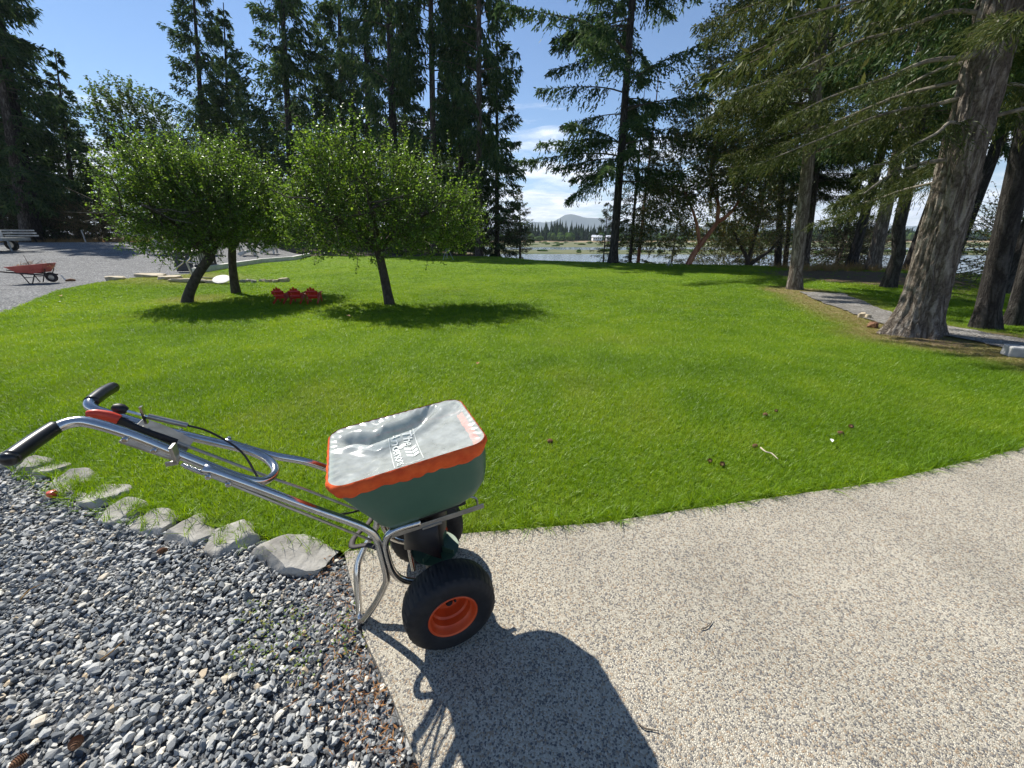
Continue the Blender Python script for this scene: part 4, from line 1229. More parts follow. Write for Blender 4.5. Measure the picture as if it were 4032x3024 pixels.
# longer fringe along the slab, round the stones and tree feet
fr = []
for i in range(len(SLAB_EDGE) - 1):
    a, b_ = np.array(SLAB_EDGE[i]), np.array(SLAB_EDGE[i + 1])
    L = np.hypot(*(b_ - a))
    nrm = np.array([-(b_ - a)[1], (b_ - a)[0]]) / L
    k = int(L * 150)
    t = RNG.random(k)
    t = t[[mnoise.noise((i * 7.1 + q * L * 2.2, 3.0, 0)) > -0.28 for q in t]][:, None]
    fr.append(a + (b_ - a) * t + nrm * (RNG.uniform(-0.022, 0.045, len(t)))[:, None])
for i in range(7):
    a, b_ = np.array(ROCK_EDGE[i]), np.array(ROCK_EDGE[i + 1])
    L = np.hypot(*(b_ - a))
    nrm = -np.array([-(b_ - a)[1], (b_ - a)[0]]) / L
    k = int(L * 75)
    t = RNG.random(k)[:, None]
    fr.append(a + (b_ - a) * t + nrm * (RNG.uniform(-0.10, 0.06, k))[:, None])
fr = np.vstack(fr)
tag(scatter_grass('grass', gc3, fr, 0.56, 0.5, 0.55), 'longer ragged grass along the slab and the edging stones', 'grass')

# dry stalks on the mound at the right and at the foot of the left bank
st = bpy.data.collections.new('stalk_clumps')
for i in range(4):
    st.objects.link(blade_clump('stalk_clump', rng, 14, 0.5, 0.012, 0.12, 0.6, 'dry_stalk', 3))
p = np.vstack([np.column_stack([RNG.uniform(14.2, 20, 260), RNG.uniform(19.6, 22.6, 260)]), np.column_stack([RNG.uniform(-56, -24, 900), RNG.uniform(36.5, 42, 900)])])
n = len(p)
z = gz(p[:, 0], p[:, 1])
o = instancer('dry_grass', st, None, np.column_stack([p, z - 0.12]), np.column_stack([RNG.normal(0, 0.2, n), RNG.normal(0, 0.2, n), RNG.uniform(0, 6.28, n)]), np.repeat(RNG.uniform(0.5, 1.2, n)[:, None], 3, 1), np.zeros(n), RNG.random(n))
tag(o, 'tall dry golden grass stalks at the lawn margins', 'dry grass', None, 'stuff')
#==PART3==

# ------------------------------------------------------------------ loose gravel by the slab


def hull_proto(rng, n=13, flat=0.55):
    bm = bmesh.new()
    for v in unit(rng.normal(0, 1, (n, 3))) * rng.uniform(0.8, 1.0, (n, 1)) * np.array([1, rng.uniform(0.6, 0.85), flat * rng.uniform(0.75, 1.15)]):
        bm.verts.new(v)
    r_ = bmesh.ops.convex_hull(bm, input=bm.verts)
    bmesh.ops.delete(bm, geom=list({g for g in r_['geom_interior'] if isinstance(g, bmesh.types.BMVert)}), context='VERTS')
    bmesh.ops.triangulate(bm, faces=bm.faces)
    bm.verts.index_update()
    V = np.array([v.co[:] for v in bm.verts])
    F = np.array([[v.index for v in f.verts] for f in bm.faces])
    bm.free()
    return V, F


def euler_mats(a, b_, c):
    ca, sa_, cb, sb, cc, sc = np.cos(a), np.sin(a), np.cos(b_), np.sin(b_), np.cos(c), np.sin(c)
    M = np.empty((len(a), 3, 3))
    M[:, 0, 0], M[:, 0, 1], M[:, 0, 2] = cc * cb, cc * sb * sa_ - sc * ca, cc * sb * ca + sc * sa_
    M[:, 1, 0], M[:, 1, 1], M[:, 1, 2] = sc * cb, sc * sb * sa_ + cc * ca, sc * sb * ca - cc * sa_
    M[:, 2, 0], M[:, 2, 1], M[:, 2, 2] = -sb, cb * sa_, cb * ca
    return M


rng = np.random.default_rng(77)
protos = [hull_proto(rng, 12 + (i % 5)) for i in range(16)]
GP = np.array(GRAVEL)
p1 = jgrid(-4.6, 0.4, 0.25, 2.9, 0.0180, 0.55)
p2 = jgrid(-4.6, 0.4, 0.25, 2.9, 0.0235, 0.55)
p = np.vstack([p1, p2])
lay = np.r_[np.zeros(len(p1)), np.ones(len(p2))]
d, ins = poly_dist(p[:, 0], p[:, 1], GP)
Zc = p[:, 1] * CP + H * SP
ok = ins & (d > 0.006) & (p[:, 0] > -1.45 * Zc - 0.5)
# thinner, smaller stones close to the slab corner where litter gathers
p, lay, d = p[ok], lay[ok], d[ok]
ds, _ = poly_dist(p[:, 0], p[:, 1], np.array(SLAB[:6]), False)
ok = (lay == 0) | (RNG.random(len(p)) < 0.25 + 0.75 * ss(0.0, 0.35, ds))
p, lay, ds = p[ok], lay[ok], ds[ok]
n = len(p)
sz = np.clip(np.exp(rng.normal(math.log(0.0118), 0.36, n)), 0.005, 0.027) * (0.72 + 0.28 * ss(0.02, 0.4, ds))
zz = -0.046 + sz * 0.35 + lay * 0.010 + 0.010 * np.array([mnoise.noise((a * 3, b_ * 3, 1)) for a, b_ in p])
MT = euler_mats(rng.normal(0, 0.45, n), rng.normal(0, 0.45, n), rng.uniform(0, 6.28, n))
pid = rng.integers(0, len(protos), n)
Vs, Fs, off = [], [], 0
for k, (pv_, pf) in enumerate(protos):
    ix = np.where(pid == k)[0]
    vv = np.einsum('nij,vj->nvi', MT[ix], pv_) * sz[ix][:, None, None] + np.column_stack([p[ix], zz[ix]])[:, None]
    Vs.append(vv.reshape(-1, 3))
    Fs.append((pf[None] + (np.arange(len(ix)) * len(pv_))[:, None, None] + off).reshape(-1, 3))
    off += len(ix) * len(pv_)
me = np_mesh('gravel', np.vstack(Vs), np.vstack(Fs))
me.materials.append(MAT('gravel_stone'))
tag(link(bpy.data.objects.new('gravel', me)), 'loose blue grey crushed gravel beside the concrete slab', 'gravel', None, 'stuff')

# brown needles and bits caught along the slab edge
nl = 520
t = rng.random(nl)
e = np.array([SLAB[i] for i in range(6)])
si = rng.integers(0, 3, nl)
a_, b2 = e[si], e[si + 1]
pp = a_ + (b2 - a_) * t[:, None]
nn = np.array([-0.86, -0.5])
offd = np.abs(rng.normal(0, 0.11, nl))
pp = pp + nn * offd[:, None] + rng.normal(0, 0.02, (nl, 2))
_, inside = poly_dist(pp[:, 0], pp[:, 1], GP)
pp = pp[inside]
nl = len(pp)
az = rng.uniform(0, 6.28, nl)
D = np.column_stack([np.cos(az), np.sin(az), rng.normal(0, 0.25, nl)]) * rng.uniform(0.012, 0.035, (nl, 1))
Pn = np.column_stack([pp, rng.uniform(-0.030, -0.012, nl)])
W = unit(np.cross(D, [0, 0, 1.0])) * rng.uniform(0.0006, 0.0022, (nl, 1))
Vf, Ff = diamonds(Pn, D, W)
me = np_mesh('needle_litter', Vf, Ff)
me.materials.append(MAT('needle_litter'))
tag(link(bpy.data.objects.new('needle_litter', me)), 'rust brown fir needles and debris along the slab edge', 'litter', None, 'stuff')
# small weeds in the gravel near the slab corner
Pw, Dw = [], []
for cx, cy in ((-0.86, 1.10), (-0.95, 1.04), (-0.78, 1.02), (-0.90, 0.93), (-0.66, 1.09), (-1.05, 1.12), (-0.74, 0.9), (-0.62, 0.98), (-0.97, 0.96)):
    for _ in range(26):
        q = rng.normal(0, 0.032, 2)
        Pw.append((cx + q[0], cy + q[1], rng.uniform(-0.03, 0.004)))
        a = rng.uniform(0, 6.28)
        Dw.append((math.cos(a) * 0.012, math.sin(a) * 0.012, rng.uniform(0, 0.008)))
Pw, Dw = np.array(Pw), np.array(Dw)
W = unit(np.cross(Dw, [0, 0, 1.0])) * 0.0038
Vf, Ff = diamonds(Pw, Dw, W)
me = np_mesh('weeds', Vf, Ff)
me.materials.append(MAT('weed_leaf'))
tag(link(bpy.data.objects.new('weeds', me)), 'tiny yellow green weeds growing in the gravel', 'weeds', None, 'stuff')


# ------------------------------------------------------------------ stones
def rock(name, loc, size, rz, seed, label, cat='rock', group=None, mat='rock', tilt=(0, 0), blocky=0.93, rough=1.2):
    bm = bmesh.new()
    bmesh.ops.create_icosphere(bm, subdivisions=4, radius=1.0)
    rg = random.Random(seed)
    planes = []
    for _ in range(9):
        nv = Vector((rg.gauss(0, 1), rg.gauss(0, 1), rg.gauss(0, 0.8))).normalized()
        planes.append((nv, rg.uniform(0.74, 0.98)))
    planes.append((Vector((rg.uniform(-.16, .16), rg.uniform(-.16, .16), 1)).normalized(), 0.62))
    for v in bm.verts:
        c = v.co.copy()
        c *= 1.0 / (abs(c.x) ** 3.6 + abs(c.y) ** 3.6 + abs(c.z) ** 3.6) ** (1 / 3.6)
        for nv, dd_ in planes:
            q = c.dot(nv)
            if q > dd_:
                c -= nv * (q - dd_) * blocky
        c *= 1 + rough * (0.05 * mnoise.noise(c * 2.6 + Vector((seed, 0, 0))) + 0.03 * mnoise.noise(c * 7 + Vector((seed, 3, 0))))
        v.co = Vector((c.x * size[0] / 1.85, c.y * size[1] / 1.75, c.z * size[2] / 1.3))
    me = bpy.data.meshes.new(name)
    bm.to_mesh(me)
    bm.free()
    me.materials.append(MAT(mat))
    me.polygons.foreach_set('use_smooth', [True] * len(me.polygons))
    try:
        me.set_sharp_from_angle(angle=rad(30))
    except Exception:
        pass
    o = link(bpy.data.objects.new(name, me))
    o.location = loc
    o.rotation_euler = (tilt[0], tilt[1], rz)
    return tag(o, label, cat, group)


ROCKS = [((-1.04, 1.40), (0.40, 0.20, 0.16), -0.12, 'large rounded grey edging stone nearest the slab, dark worn face'),
         ((-1.40, 1.50), (0.25, 0.20, 0.12), 0.35, 'flat tan edging stone tilted up, second from the slab'),
         ((-1.64, 1.56), (0.25, 0.19, 0.11), -0.25, 'flat pale edging stone, third from the slab'),
         ((-1.90, 1.62), (0.24, 0.16, 0.11), -0.15, 'grass covered grey edging stone, fourth from the slab'),
         ((-2.13, 1.70), (0.21, 0.18, 0.11), -0.45, 'small square grey edging stone, fifth from the slab'),
         ((-2.42, 1.86), (0.35, 0.20, 0.11), -0.25, 'wide flat pale edging stone with a small red fruit beside it'),
         ((-2.70, 1.98), (0.26, 0.18, 0.13), -0.5, 'grey edging stone with mossy hollow, seventh from the slab'),
         ((-2.96, 2.10), (0.19, 0.15, 0.13), -0.3, 'small upright grey edging stone, eighth from the slab'),
         ((-3.12, 2.15), (0.16, 0.15, 0.16), 0.2, 'pointed pale edging stone under the near handle grip'),
         ((-3.36, 2.24), (0.22, 0.20, 0.18), 0.6, 'pale edging stone at the picture edge behind the near grip')]
for i, ((x, y), s_, rz, lb) in enumerate(ROCKS):
    rock('edging_stone', (x, y + 0.02, -0.050 + 0.05 * s_[2]), (s_[0] * 0.95, s_[1] * 0.92, s_[2] * 0.74), rz, 11 + i, lb, 'rock', 'edging stones between lawn and gravel', tilt=(0.10 - 0.2 * ((i * 7) % 3) / 3, 0.12 * (-1) ** i))
for i, (u, v, w, lb) in enumerate(((151, 276.5, 1.0, 'long pale flagstone on the gravel edge, farthest from the apple trunks'), (168.5, 279, 0.75, 'pale flagstone on the gravel edge, middle of three'), (188, 281.5, 1.05, 'layered pale flagstone on the gravel edge behind the leaning apple trunk'),
                                  (116, 279.5, 0.5, 'small grey flat stone at the gravel edge right of the wheelbarrow'))):
    P = at_px(u, v)
    rock('flagstone', (P.x, P.y, P.z + 0.03), (w, 0.42, 0.16), 0.1 * i, 40 + i, lb, 'flagstone', 'flagstones along the gravel', 'flagstone')
for i, (u, v, w, lb) in enumerate(((243, 282.0, .22, 'dark'), (249, 281.5, .2, 'dark'), (254, 282.3, .24, 'dark'), (262, 281.6, .26, 'w'), (270, 282.0, .3, 'w'), (276, 282.1, .24, 'w'), (236, 281.5, 0.2, 'dark'), (211, 282.6, 0.3, 'w'))):
    P = at_px(u, v)
    rock('small_stone', (P.x, P.y, P.z + 0.02), (w, 0.18, 0.14), i, 60 + i, 'small stone in the row set in the lawn beside the round disc', 'stone', 'row of small stones in the lawn', 'flagstone' if lb == 'w' else 'rock')
P = at_px(284.5, 281.6)
rock('small_stone', (P.x, P.y, P.z + 0.04), (0.36, 0.2, 0.2), 0.4, 71, 'pale end stone of the row set in the lawn, largest of them', 'stone', 'row of small stones in the lawn', 'flagstone')
P = at_px(862, 317)
rock('small_stone', (P.x, P.y, P.z + 0.03), (0.16, 0.12, 0.12), 0.2, 72, 'white stone at the path edge left of the big fir', 'stone', None, 'flagstone')
P = at_px(868, 318)
rock('small_stone', (P.x, P.y, P.z + 0.02), (0.12, 0.1, 0.1), 1.2, 73, 'smaller white stone next to the other at the path edge', 'stone', None, 'flagstone')
P = at_px(873, 327)
rock('wood_chunk', (P.x, P.y, P.z + 0.03), (0.18, 0.12, 0.12), 0.4, 74, 'reddish brown chunk of wood lying left of the big fir roots', 'wood', None, 'cone_scale')
P = at_px(1023, 357)
MB().box((0, 0, 0.05), (0.55, 0.20, 0.14)).build('concrete_block', 'concrete_block', None, False, 0.02)
o = bpy.data.objects['concrete_block']
o.location, o.rotation_euler = (P.x + 0.15, P.y, P.z), (0, 0, -0.5)
tag(o, 'pale grey concrete block at the picture edge by the path', 'block')

# ------------------------------------------------------------------ broadcast spreader
TH = 0.39781
SPR = empty('broadcast_spreader', (-0.30505, 1.19339, 0), TH, 'walk behind fertiliser spreader with green hopper and clear orange trimmed cover', 'spreader')


def lp3(F_, L_, Z_):
    return Vector((F_, -L_, Z_))


def path3(*pts):
    return [lp3(*q) for q in pts]


def rrect(F0, F1, Lh, rc, n=10):
    """rounded rectangle in (F, L), counter clockwise"""
    out = []
    for cx, cy, a0 in ((F1 - rc, Lh - rc, 0), (F0 + rc, Lh - rc, 90), (F0 + rc, -Lh + rc, 180), (F1 - rc, -Lh + rc, 270)):
        for i in range(n):
            a = rad(a0 + 90 * i / (n - 1))
            out.append((cx + rc * math.cos(a), cy + rc * math.sin(a)))
    return out


def res_loop(loop, n):
    P = np.array(loop + loop[:1])
    d = np.r_[0, np.cumsum(np.hypot(*np.diff(P, axis=0).T))]
    t = np.linspace(0, d[-1], n, endpoint=False)
    return np.column_stack([np.interp(t, d, P[:, 0]), np.interp(t, d, P[:, 1])])


rimz = lambda F_: 0.752 + 0.113 * (F_ + 0.07)
# hopper shell
levels = [(-0.305, 0.165, 0.183, 0.055, 0.0), (-0.297, 0.168, 0.180, 0.055, -0.02), (-0.283, 0.174, 0.172, 0.05, -0.065), (-0.245, 0.178, 0.155, 0.045, -0.135), (-0.215, 0.174, 0.142, 0.04, -0.185), (-0.190, 0.145, 0.130, 0.035, -0.232), (-0.170, 0.105, 0.115, 0.03, -0.258), (-0.10, 0.04, 0.05, 0.02, -0.266)]
hb = MB()
NV = 96
vs, fs = [], []
for F0, F1, Lh, rc, dz in levels:
    for F_, L_ in res_loop(rrect(F0, F1, Lh, rc), NV):
        vs.append(lp3(F_, L_, rimz(F_) + dz))
for i in range(len(levels) - 1):
    for k in range(NV):
        k2 = (k + 1) % NV
        fs.append((i * NV + k, i * NV + k2, (i + 1) * NV + k2, (i + 1) * NV + k))
fs.append(tuple((len(levels) - 1) * NV + k for k in range(NV)))
hb.add(vs, fs)
ho = hb.build('hopper', 'green_plastic', SPR, auto=False)
sol = ho.modifiers.new('wall', 'SOLIDIFY')
sol.thickness, sol.offset = 0.004, 1
# clear cover
OUT = res_loop(rrect(-0.311, 0.171, 0.189, 0.055), 176)
CEN = np.array([-0.07, 0.0])


def seg_d(F_, L_, a, b_):
    ex_, ey_ = b_[0] - a[0], b_[1] - a[1]
    t = max(0, min(1, ((F_ - a[0]) * ex_ + (L_ - a[1]) * ey_) / (ex_ * ex_ + ey_ * ey_)))
    return math.hypot(F_ - a[0] - t * ex_, L_ - a[1] - t * ey_), t


def cover_z(F_, L_, s):
    e = max(0.0, 1 - s ** 3)
    z = -0.030 * (1 - s ** 2.2)
    d1, t1 = seg_d(F_, L_, (-0.24, -0.09), (-0.16, -0.055))
    d2, t2 = seg_d(F_, L_, (-0.16, -0.055), (-0.03, -0.095))
    d3, t3 = seg_d(F_, L_, (-0.03, -0.095), (0.045, -0.165))
    dm = min(d1, d2, d3)
    z -= 0.040 * math.exp(-(dm / 0.024) ** 2) * e
    z += 0.020 * math.exp(-((dm - 0.055) / 0.030) ** 2) * e
    q = Vector((F_ * 6.5, L_ * 6.5, 0.4))
    w = 1 - 2 * abs(mnoise.noise(q + Vector((0.6 * mnoise.noise(q * 1.7), 0.6 * mnoise.noise(q * 1.3 + Vector((3, 1, 0))), 0))))
    z += 0.009 * w * e
    w2 = 1 - 2 * abs(mnoise.noise(Vector((F_ * 24 + L_ * 9, L_ * 26 - F_ * 7, 3.3))))
    z += 0.0016 * w2 * min(1, e * 2.0)
    # pull of the elastic: fine radial puckers at the rim
    z += 0.0025 * math.sin(math.atan2(L_, F_ + 0.07) * 46) * math.exp(-((s - 0.93) / 0.06) ** 2)
    return rimz(F_) + 0.004 + z


def cover_at(F_, L_):
    v = np.array([F_, L_]) - CEN
    ang = math.atan2(v[1], v[0])
    OA = np.arctan2(OUT[:, 1] - CEN[1], OUT[:, 0] - CEN[0])
    k = int(np.argmin(np.abs(np.angle(np.exp(1j * (OA - ang))))))
    s = np.hypot(*v) / np.hypot(*(OUT[k] - CEN))
    return cover_z(F_, L_, min(1.0, s))


cv = MB()
vs, fs = [], []
NR = 52
for i in range(NR + 1):
    s = (i / NR) ** 0.8
    for k in range(len(OUT)):
        q = CEN + (OUT[k] - CEN) * max(s, 0.004)
        vs.append(lp3(q[0], q[1], cover_z(q[0], q[1], s)))
n_ = len(OUT)
for i in range(NR):
    for k in range(n_):
        k2 = (k + 1) % n_
        fs.append((i * n_ + k, i * n_ + k2, (i + 1) * n_ + k2, (i + 1) * n_ + k))
cv.add(vs, fs)
cover = cv.build('cover', 'clear_vinyl', SPR, auto=False)
# orange elastic skirt
sk = MB()
vs, fs = [], []
prof = [(0.000, 0.006), (0.004, 0.0035), (0.0075, -0.004), (0.008, -0.014), (0.0075, -0.026), (0.006, -0.038), (0.003, -0.047), (-0.001, -0.050)]
OUT2 = res_loop(rrect(-0.311, 0.171, 0.189, 0.055), 300)
for j, (o_, dz) in enumerate(prof):
    for k in range(300):
        nrm_ = OUT2[(k + 1) % 300] - OUT2[k - 1]
        nrm_ = np.array([nrm_[1], -nrm_[0]]) / np.hypot(*nrm_)
        ruf = (0.0022 * math.sin(k * 0.71 + 1.3 * math.sin(k * 0.13)) + 0.0022 * mnoise.noise((k * 0.22, j * 0.8, 2))) * min(1, j / 3) * (1.0 if j < 7 else 0.6)
        scal = 0.004 * math.sin(k * 0.21) * (j / 7) ** 2 - 0.010 * (j / 7) * (0.5 + 0.5 * math.cos(k / 300 * 6.28 * 2 - 0.8))
        q = OUT2[k] + nrm_ * (o_ + ruf - 0.0045 * max(0, j - 3))
        vs.append(lp3(q[0], q[1], rimz(q[0]) + dz + scal))
for j in range(len(prof) - 1):
    for k in range(300):
        k2 = (k + 1) % 300
        fs.append((j * 300 + k, (j + 1) * 300 + k, (j + 1) * 300 + k2, j * 300 + k2))
sk.add(vs, fs)
band = sk.build('cover_band', 'orange_fabric', SPR, auto=False)
band['label'] = 'gathered orange elastic band of the cover'


# printing on the cover: lettering laid on the film
def text_on_cover(txt, F0, L0, hF, wL, name='lettering'):
    cu = bpy.data.curves.new('t', 'FONT')
    cu.body = txt
    cu.size = 1.0
    ob = bpy.data.objects.new('t', cu)
    C.objects.link(ob)
    dg = bpy.context.evaluated_depsgraph_get()
    dg.update()
    me = bpy.data.meshes.new_from_object(ob.evaluated_get(dg))
    bpy.data.objects.remove(ob)
    bm = bmesh.new()
    bm.from_mesh(me)
    bmesh.ops.triangulate(bm, faces=bm.faces)
    bmesh.ops.subdivide_edges(bm, edges=[e for e in bm.edges if e.calc_length() > 0.18], cuts=2)
    xs_ = [v.co.x for v in bm.verts]
    ys_ = [v.co.y for v in bm.verts]
    x0, x1, y0, y1 = min(xs_), max(xs_), min(ys_), max(ys_)
    for v in bm.verts:
        L_ = L0 + (v.co.x - x0) / (x1 - x0) * wL
        F_ = F0 + (v.co.y - y0) / (y1 - y0) * hF
        v.co = lp3(F_, L_, cover_at(F_, L_) + 0.0032)
    bm.to_mesh(me)
    bm.free()
    me.materials.clear()
    me.materials.append(MAT('print_white'))
    me.name = name
    o = link(bpy.data.objects.new(name, me), cover)
    return o


text_on_cover('The', -0.076, -0.030, 0.032, 0.072)
text_on_cover('Andersons', -0.116, -0.030, 0.032, 0.196)


def strip_on_cover(pts, w, name):
    mb_ = MB()
    vs, fs = [], []
    P = []
    for i in range(len(pts) - 1):
        for j in range(14):
            t = j / 14
            P.append((pts[i][0] * (1 - t) + pts[i + 1][0] * t, pts[i][1] * (1 - t) + pts[i + 1][1] * t))
    P.append(pts[-1])
    for i, q in enumerate(P):
        a, b_ = P[max(0, i - 1)], P[min(len(P) - 1, i + 1)]
        dx, dy = b_[0] - a[0], b_[1] - a[1]
        l_ = math.hypot(dx, dy) or 1
        for s_ in (-1, 1):
            F_, L_ = q[0] - dy / l_ * w / 2 * s_, q[1] + dx / l_ * w / 2 * s_
            vs.append(lp3(F_, L_, cover_at(F_, L_) + 0.002))
    for i in range(len(P) - 1):
        fs.append((2 * i, 2 * i + 1, 2 * i + 3, 2 * i + 2))
    mb_.add(vs, fs)
    return mb_.build(name, 'print_white', cover, False)


strip_on_cover([(-0.122, -0.058), (-0.034, -0.066), (-0.036, 0.170), (-0.124, 0.170), (-0.122, -0.058)], 0.0016, 'logo_frame')
lf = MB()
for sgn in (-1, 1):
    for j in range(3):
        F0_, L0_ = -0.060, 0.052 + j * 0.026
        quad = [(F0_ + sgn * 0.0015, L0_ + 0.012), (F0_ + sgn * 0.019, L0_ - 0.004), (F0_ + sgn * 0.019, L0_ + 0.016), (F0_ + sgn * 0.0015, L0_ + 0.032)]
        lf.add([lp3(a, b_, cover_at(a, b_) + 0.0022) for a, b_ in quad], [(0, 1, 2, 3)])
lf.build('leaf_emblem', 'print_white', cover, False)

# frame tubes
TR = 0.0127
t_ = MB()
t_.tube(path3((-0.858, 0.200, 0.978), (-0.851, 0.14, 0.983), (-0.840, 0.095, 0.988), (-0.818, 0.074, 0.990), (-0.790, 0.068, 0.980), (-0.728, 0.070, 0.936), (-0.640, 0.070, 0.852), (-0.552, 0.070, 0.770), (-0.500, 0.060, 0.728), (-0.474, 0.034, 0.716), (-0.466, 0.0, 0.714), (-0.474, -0.034, 0.722),
              (-0.500, -0.060, 0.742), (-0.552, -0.070, 0.778), (-0.640, -0.070, 0.830), (-0.728, -0.070, 0.882), (-0.796, -0.070, 0.930), (-0.842, -0.072, 0.962), (-0.858, -0.085, 0.978), (-0.856, -0.12, 0.984), (-0.858, -0.200, 0.982)), TR, 14, 5)
t_.build('upper_handle', 'steel', SPR, auto=False)
for sgn in (1, -1):
    t_ = MB()
    if sgn > 0:
        t_.tube(path3((-0.600, 0.096, 0.822), (-0.50, 0.098, 0.735), (-0.39, 0.100, 0.637), (-0.281, 0.103, 0.545), (-0.240, 0.106, 0.508), (-0.214, 0.108, 0.472), (-0.203, 0.109, 0.430), (-0.198, 0.109, 0.366), (-0.194, 0.108, 0.300), (-0.197, 0.102, 0.250), (-0.210, 0.082, 0.200), (-0.245, 0.058, 0.116), (-0.283, 0.036, 0.045), (-0.304, 0.022, 0.008), (-0.312, 0.004, -0.008)), TR, 14, 5)
    else:
        t_.tube(path3((-0.600, -0.096, 0.800), (-0.494, -0.098, 0.727), (-0.39, -0.100, 0.672), (-0.300, -0.103, 0.600), (-0.235, -0.106, 0.520), (-0.206, -0.108, 0.450), (-0.200, -0.108, 0.345), (-0.230, -0.106, 0.288), (-0.264, -0.098, 0.240), (-0.292, -0.082, 0.195), (-0.303, -0.062, 0.150), (-0.311, -0.036, 0.06), (-0.315, -0.016, 0.004), (-0.312, 0.005, -0.008)), TR, 14, 5)
    t_.build('leg_tube', 'steel', SPR, auto=False)
    t_ = MB()
    t_.tube(path3((-0.060, sgn * 0.108, 0.470), (-0.130, sgn * 0.108, 0.468), (-0.166, sgn * 0.108, 0.455), (-0.182, sgn * 0.108, 0.420), (-0.184, sgn * 0.108, 0.385), (-0.176, sgn * 0.108, 0.310), (-0.160, sgn * 0.108, 0.262), (-0.130, sgn * 0.108, 0.228), (-0.080, sgn * 0.106, 0.200), (-0.010, sgn * 0.104, 0.172)), TR, 14, 5)
    t_.build('frame_tube', 'steel', SPR, auto=False)
    # flat bar under the hopper
    bb = MB()
    dF, dZ = 0.322, 0.022
    bb.box((0.002 if sgn > 0 else -0.05, -sgn * 0.103, 0.452), (0.345 if sgn > 0 else 0.24, 0.004, 0.020), Matrix.Rotation(-math.atan2(dZ, dF), 3, 'Y'))
    bb.build('support_bar', 'dull_steel', SPR, False, 0.001)
    # grips
    gpth = [(-0.8575, sgn * 0.092, 0.9805), (-0.8575, sgn * 0.150, 0.983), (-0.858, sgn * 0.207, 0.980)] if sgn < 0 else [(-0.842, 0.088, 0.988), (-0.850, 0.140, 0.984), (-0.858, 0.207, 0.978)]
    gm = MB()
    gm.tube(path3(*gpth), [0.0158, 0.0162, 0.0158], 18, 6)
    gm.lathe([(0.0158, 0), (0.0145, 0.006), (0.009, 0.0105), (0.0001, 0.012)], 18, Matrix.Translation(lp3(*gpth[-1])) @ (lp3(*gpth[-1]) - lp3(*gpth[-2])).to_track_quat('Z', 'Y').to_matrix().to_4x4())
    gm.build('grip', 'grip_vinyl', SPR, auto=False)
    # bolts through the sleeve
    for F_, Z_ in ((-0.590, 0.800), (-0.553, 0.766), (-0.735, 0.930 if sgn > 0 else 0.888), (-0.690, 0.888 if sgn > 0 else 0.861)):
        MB().lathe([(0.0075, 0), (0.0075, 0.004), (0.005, 0.0065), (0.0001, 0.007)], 10, Matrix.Translation(lp3(F_, sgn * (0.110 if F_ > -0.6 else 0.083), Z_)) @ Matrix.Rotation(rad(90 * sgn), 4, 'X')).build('bolt', 'steel', SPR)
# rubber foot under the stand
MB().tube(path3((-0.312, 0.030, -0.016), (-0.313, 0.0, -0.020), (-0.312, -0.030, -0.016)), 0.014, 10, 3).build('foot', 'black_rubber', SPR, auto=False)
# cross bracket behind the legs
MB().tube(path3((-0.205, 0.100, 0.400), (-0.240, 0.06, 0.392), (-0.285, 0.045, 0.388), (-0.290, 0.02, 0.386), (-0.275, -0.01, 0.388), (-0.230, -0.05, 0.394), (-0.205, -0.100, 0.396)), 0.005, 8, 5, flat=2.2).build('rod_guide', 'barrow_frame', SPR, auto=False)

# control lever, knob, rods and cables
lv = MB()
lv.tube(path3((-0.826, 0.004, 0.982), (-0.812, 0.002, 0.978), (-0.790, 0.0, 0.966), (-0.772, 0.0, 0.952)), [0.007, 0.013, 0.015, 0.014], 12, 4, flat=0.75)
lo = lv.build('lever_handle', 'red_plastic', SPR, auto=False)
lo['label'] = 'orange red grip of the control lever'
MB().tube(path3((-0.775, 0.0, 0.954), (-0.736, 0.0, 0.912), (-0.700, 0.0, 0.884), (-0.672, 0.0, 0.866)), [0.012, 0.013, 0.012, 0.008], 8, 3, flat=0.6).build('lever_arm', 'black_plastic', SPR)
MB().box(lp3(-0.705, 0.0, 0.880), (0.13, 0.14, 0.006), Matrix.Rotation(rad(40), 3, 'Y')).build('lever_plate', 'dull_steel', SPR, False, 0.001)
MB().lathe([(0.0001, -0.002), (0.009, 0), (0.014, 0.010), (0.013, 0.022), (0.007, 0.030), (0.0001, 0.031)], 14, Matrix.Translation(lp3(-0.764, -0.03, 0.964)) @ Matrix.Rotation(rad(-55), 4, 'Y')).build('knob', 'black_plastic', SPR)
MB().tube(path3((-0.765, -0.03, 0.965), (-0.727, -0.035, 0.937), (-0.660, -0.045, 0.895)), 0.004, 8).build('knob_rod', 'steel', SPR)
MB().tube(path3((-0.728, -0.034, 0.940), (-0.655, -0.045, 0.892)), 0.0075, 10).build('rod_sleeve', 'dull_steel', SPR)
MB().box(lp3(-0.735, -0.034, 0.945), (0.006, 0.012, 0.05)).build('rod_bracket', 'steel', SPR, False)
MB().tube(path3((-0.655, -0.045, 0.892), (-0.610, -0.05, 0.858), (-0.545, -0.03, 0.79), (-0.505, 0.03, 0.725), (-0.48, 0.06, 0.69), (-0.36, 0.075, 0.585), (-0.30, 0.06, 0.545), (-0.225, 0.03, 0.52)), 0.0032, 8, 5).build('cable', 'black_plastic', SPR, auto=False)
MB().tube(path3((-0.672, 0.0, 0.864), (-0.589, 0.0, 0.792), (-0.482, 0.0, 0.698), (-0.398, 0.0, 0.63), (-0.265, 0.0, 0.512), (-0.19, 0.0, 0.46)), 0.0042, 8).build('control_rod', 'dull_steel', SPR)
MB().tube(path3((-0.640, 0.100, 0.846), (-0.395, 0.100, 0.608), (-0.319, 0.085, 0.521), (-0.228, 0.075, 0.424), (-0.195, 0.06, 0.40)), 0.0045, 8).build('control_rod', 'dull_steel', SPR)
sp_ = []
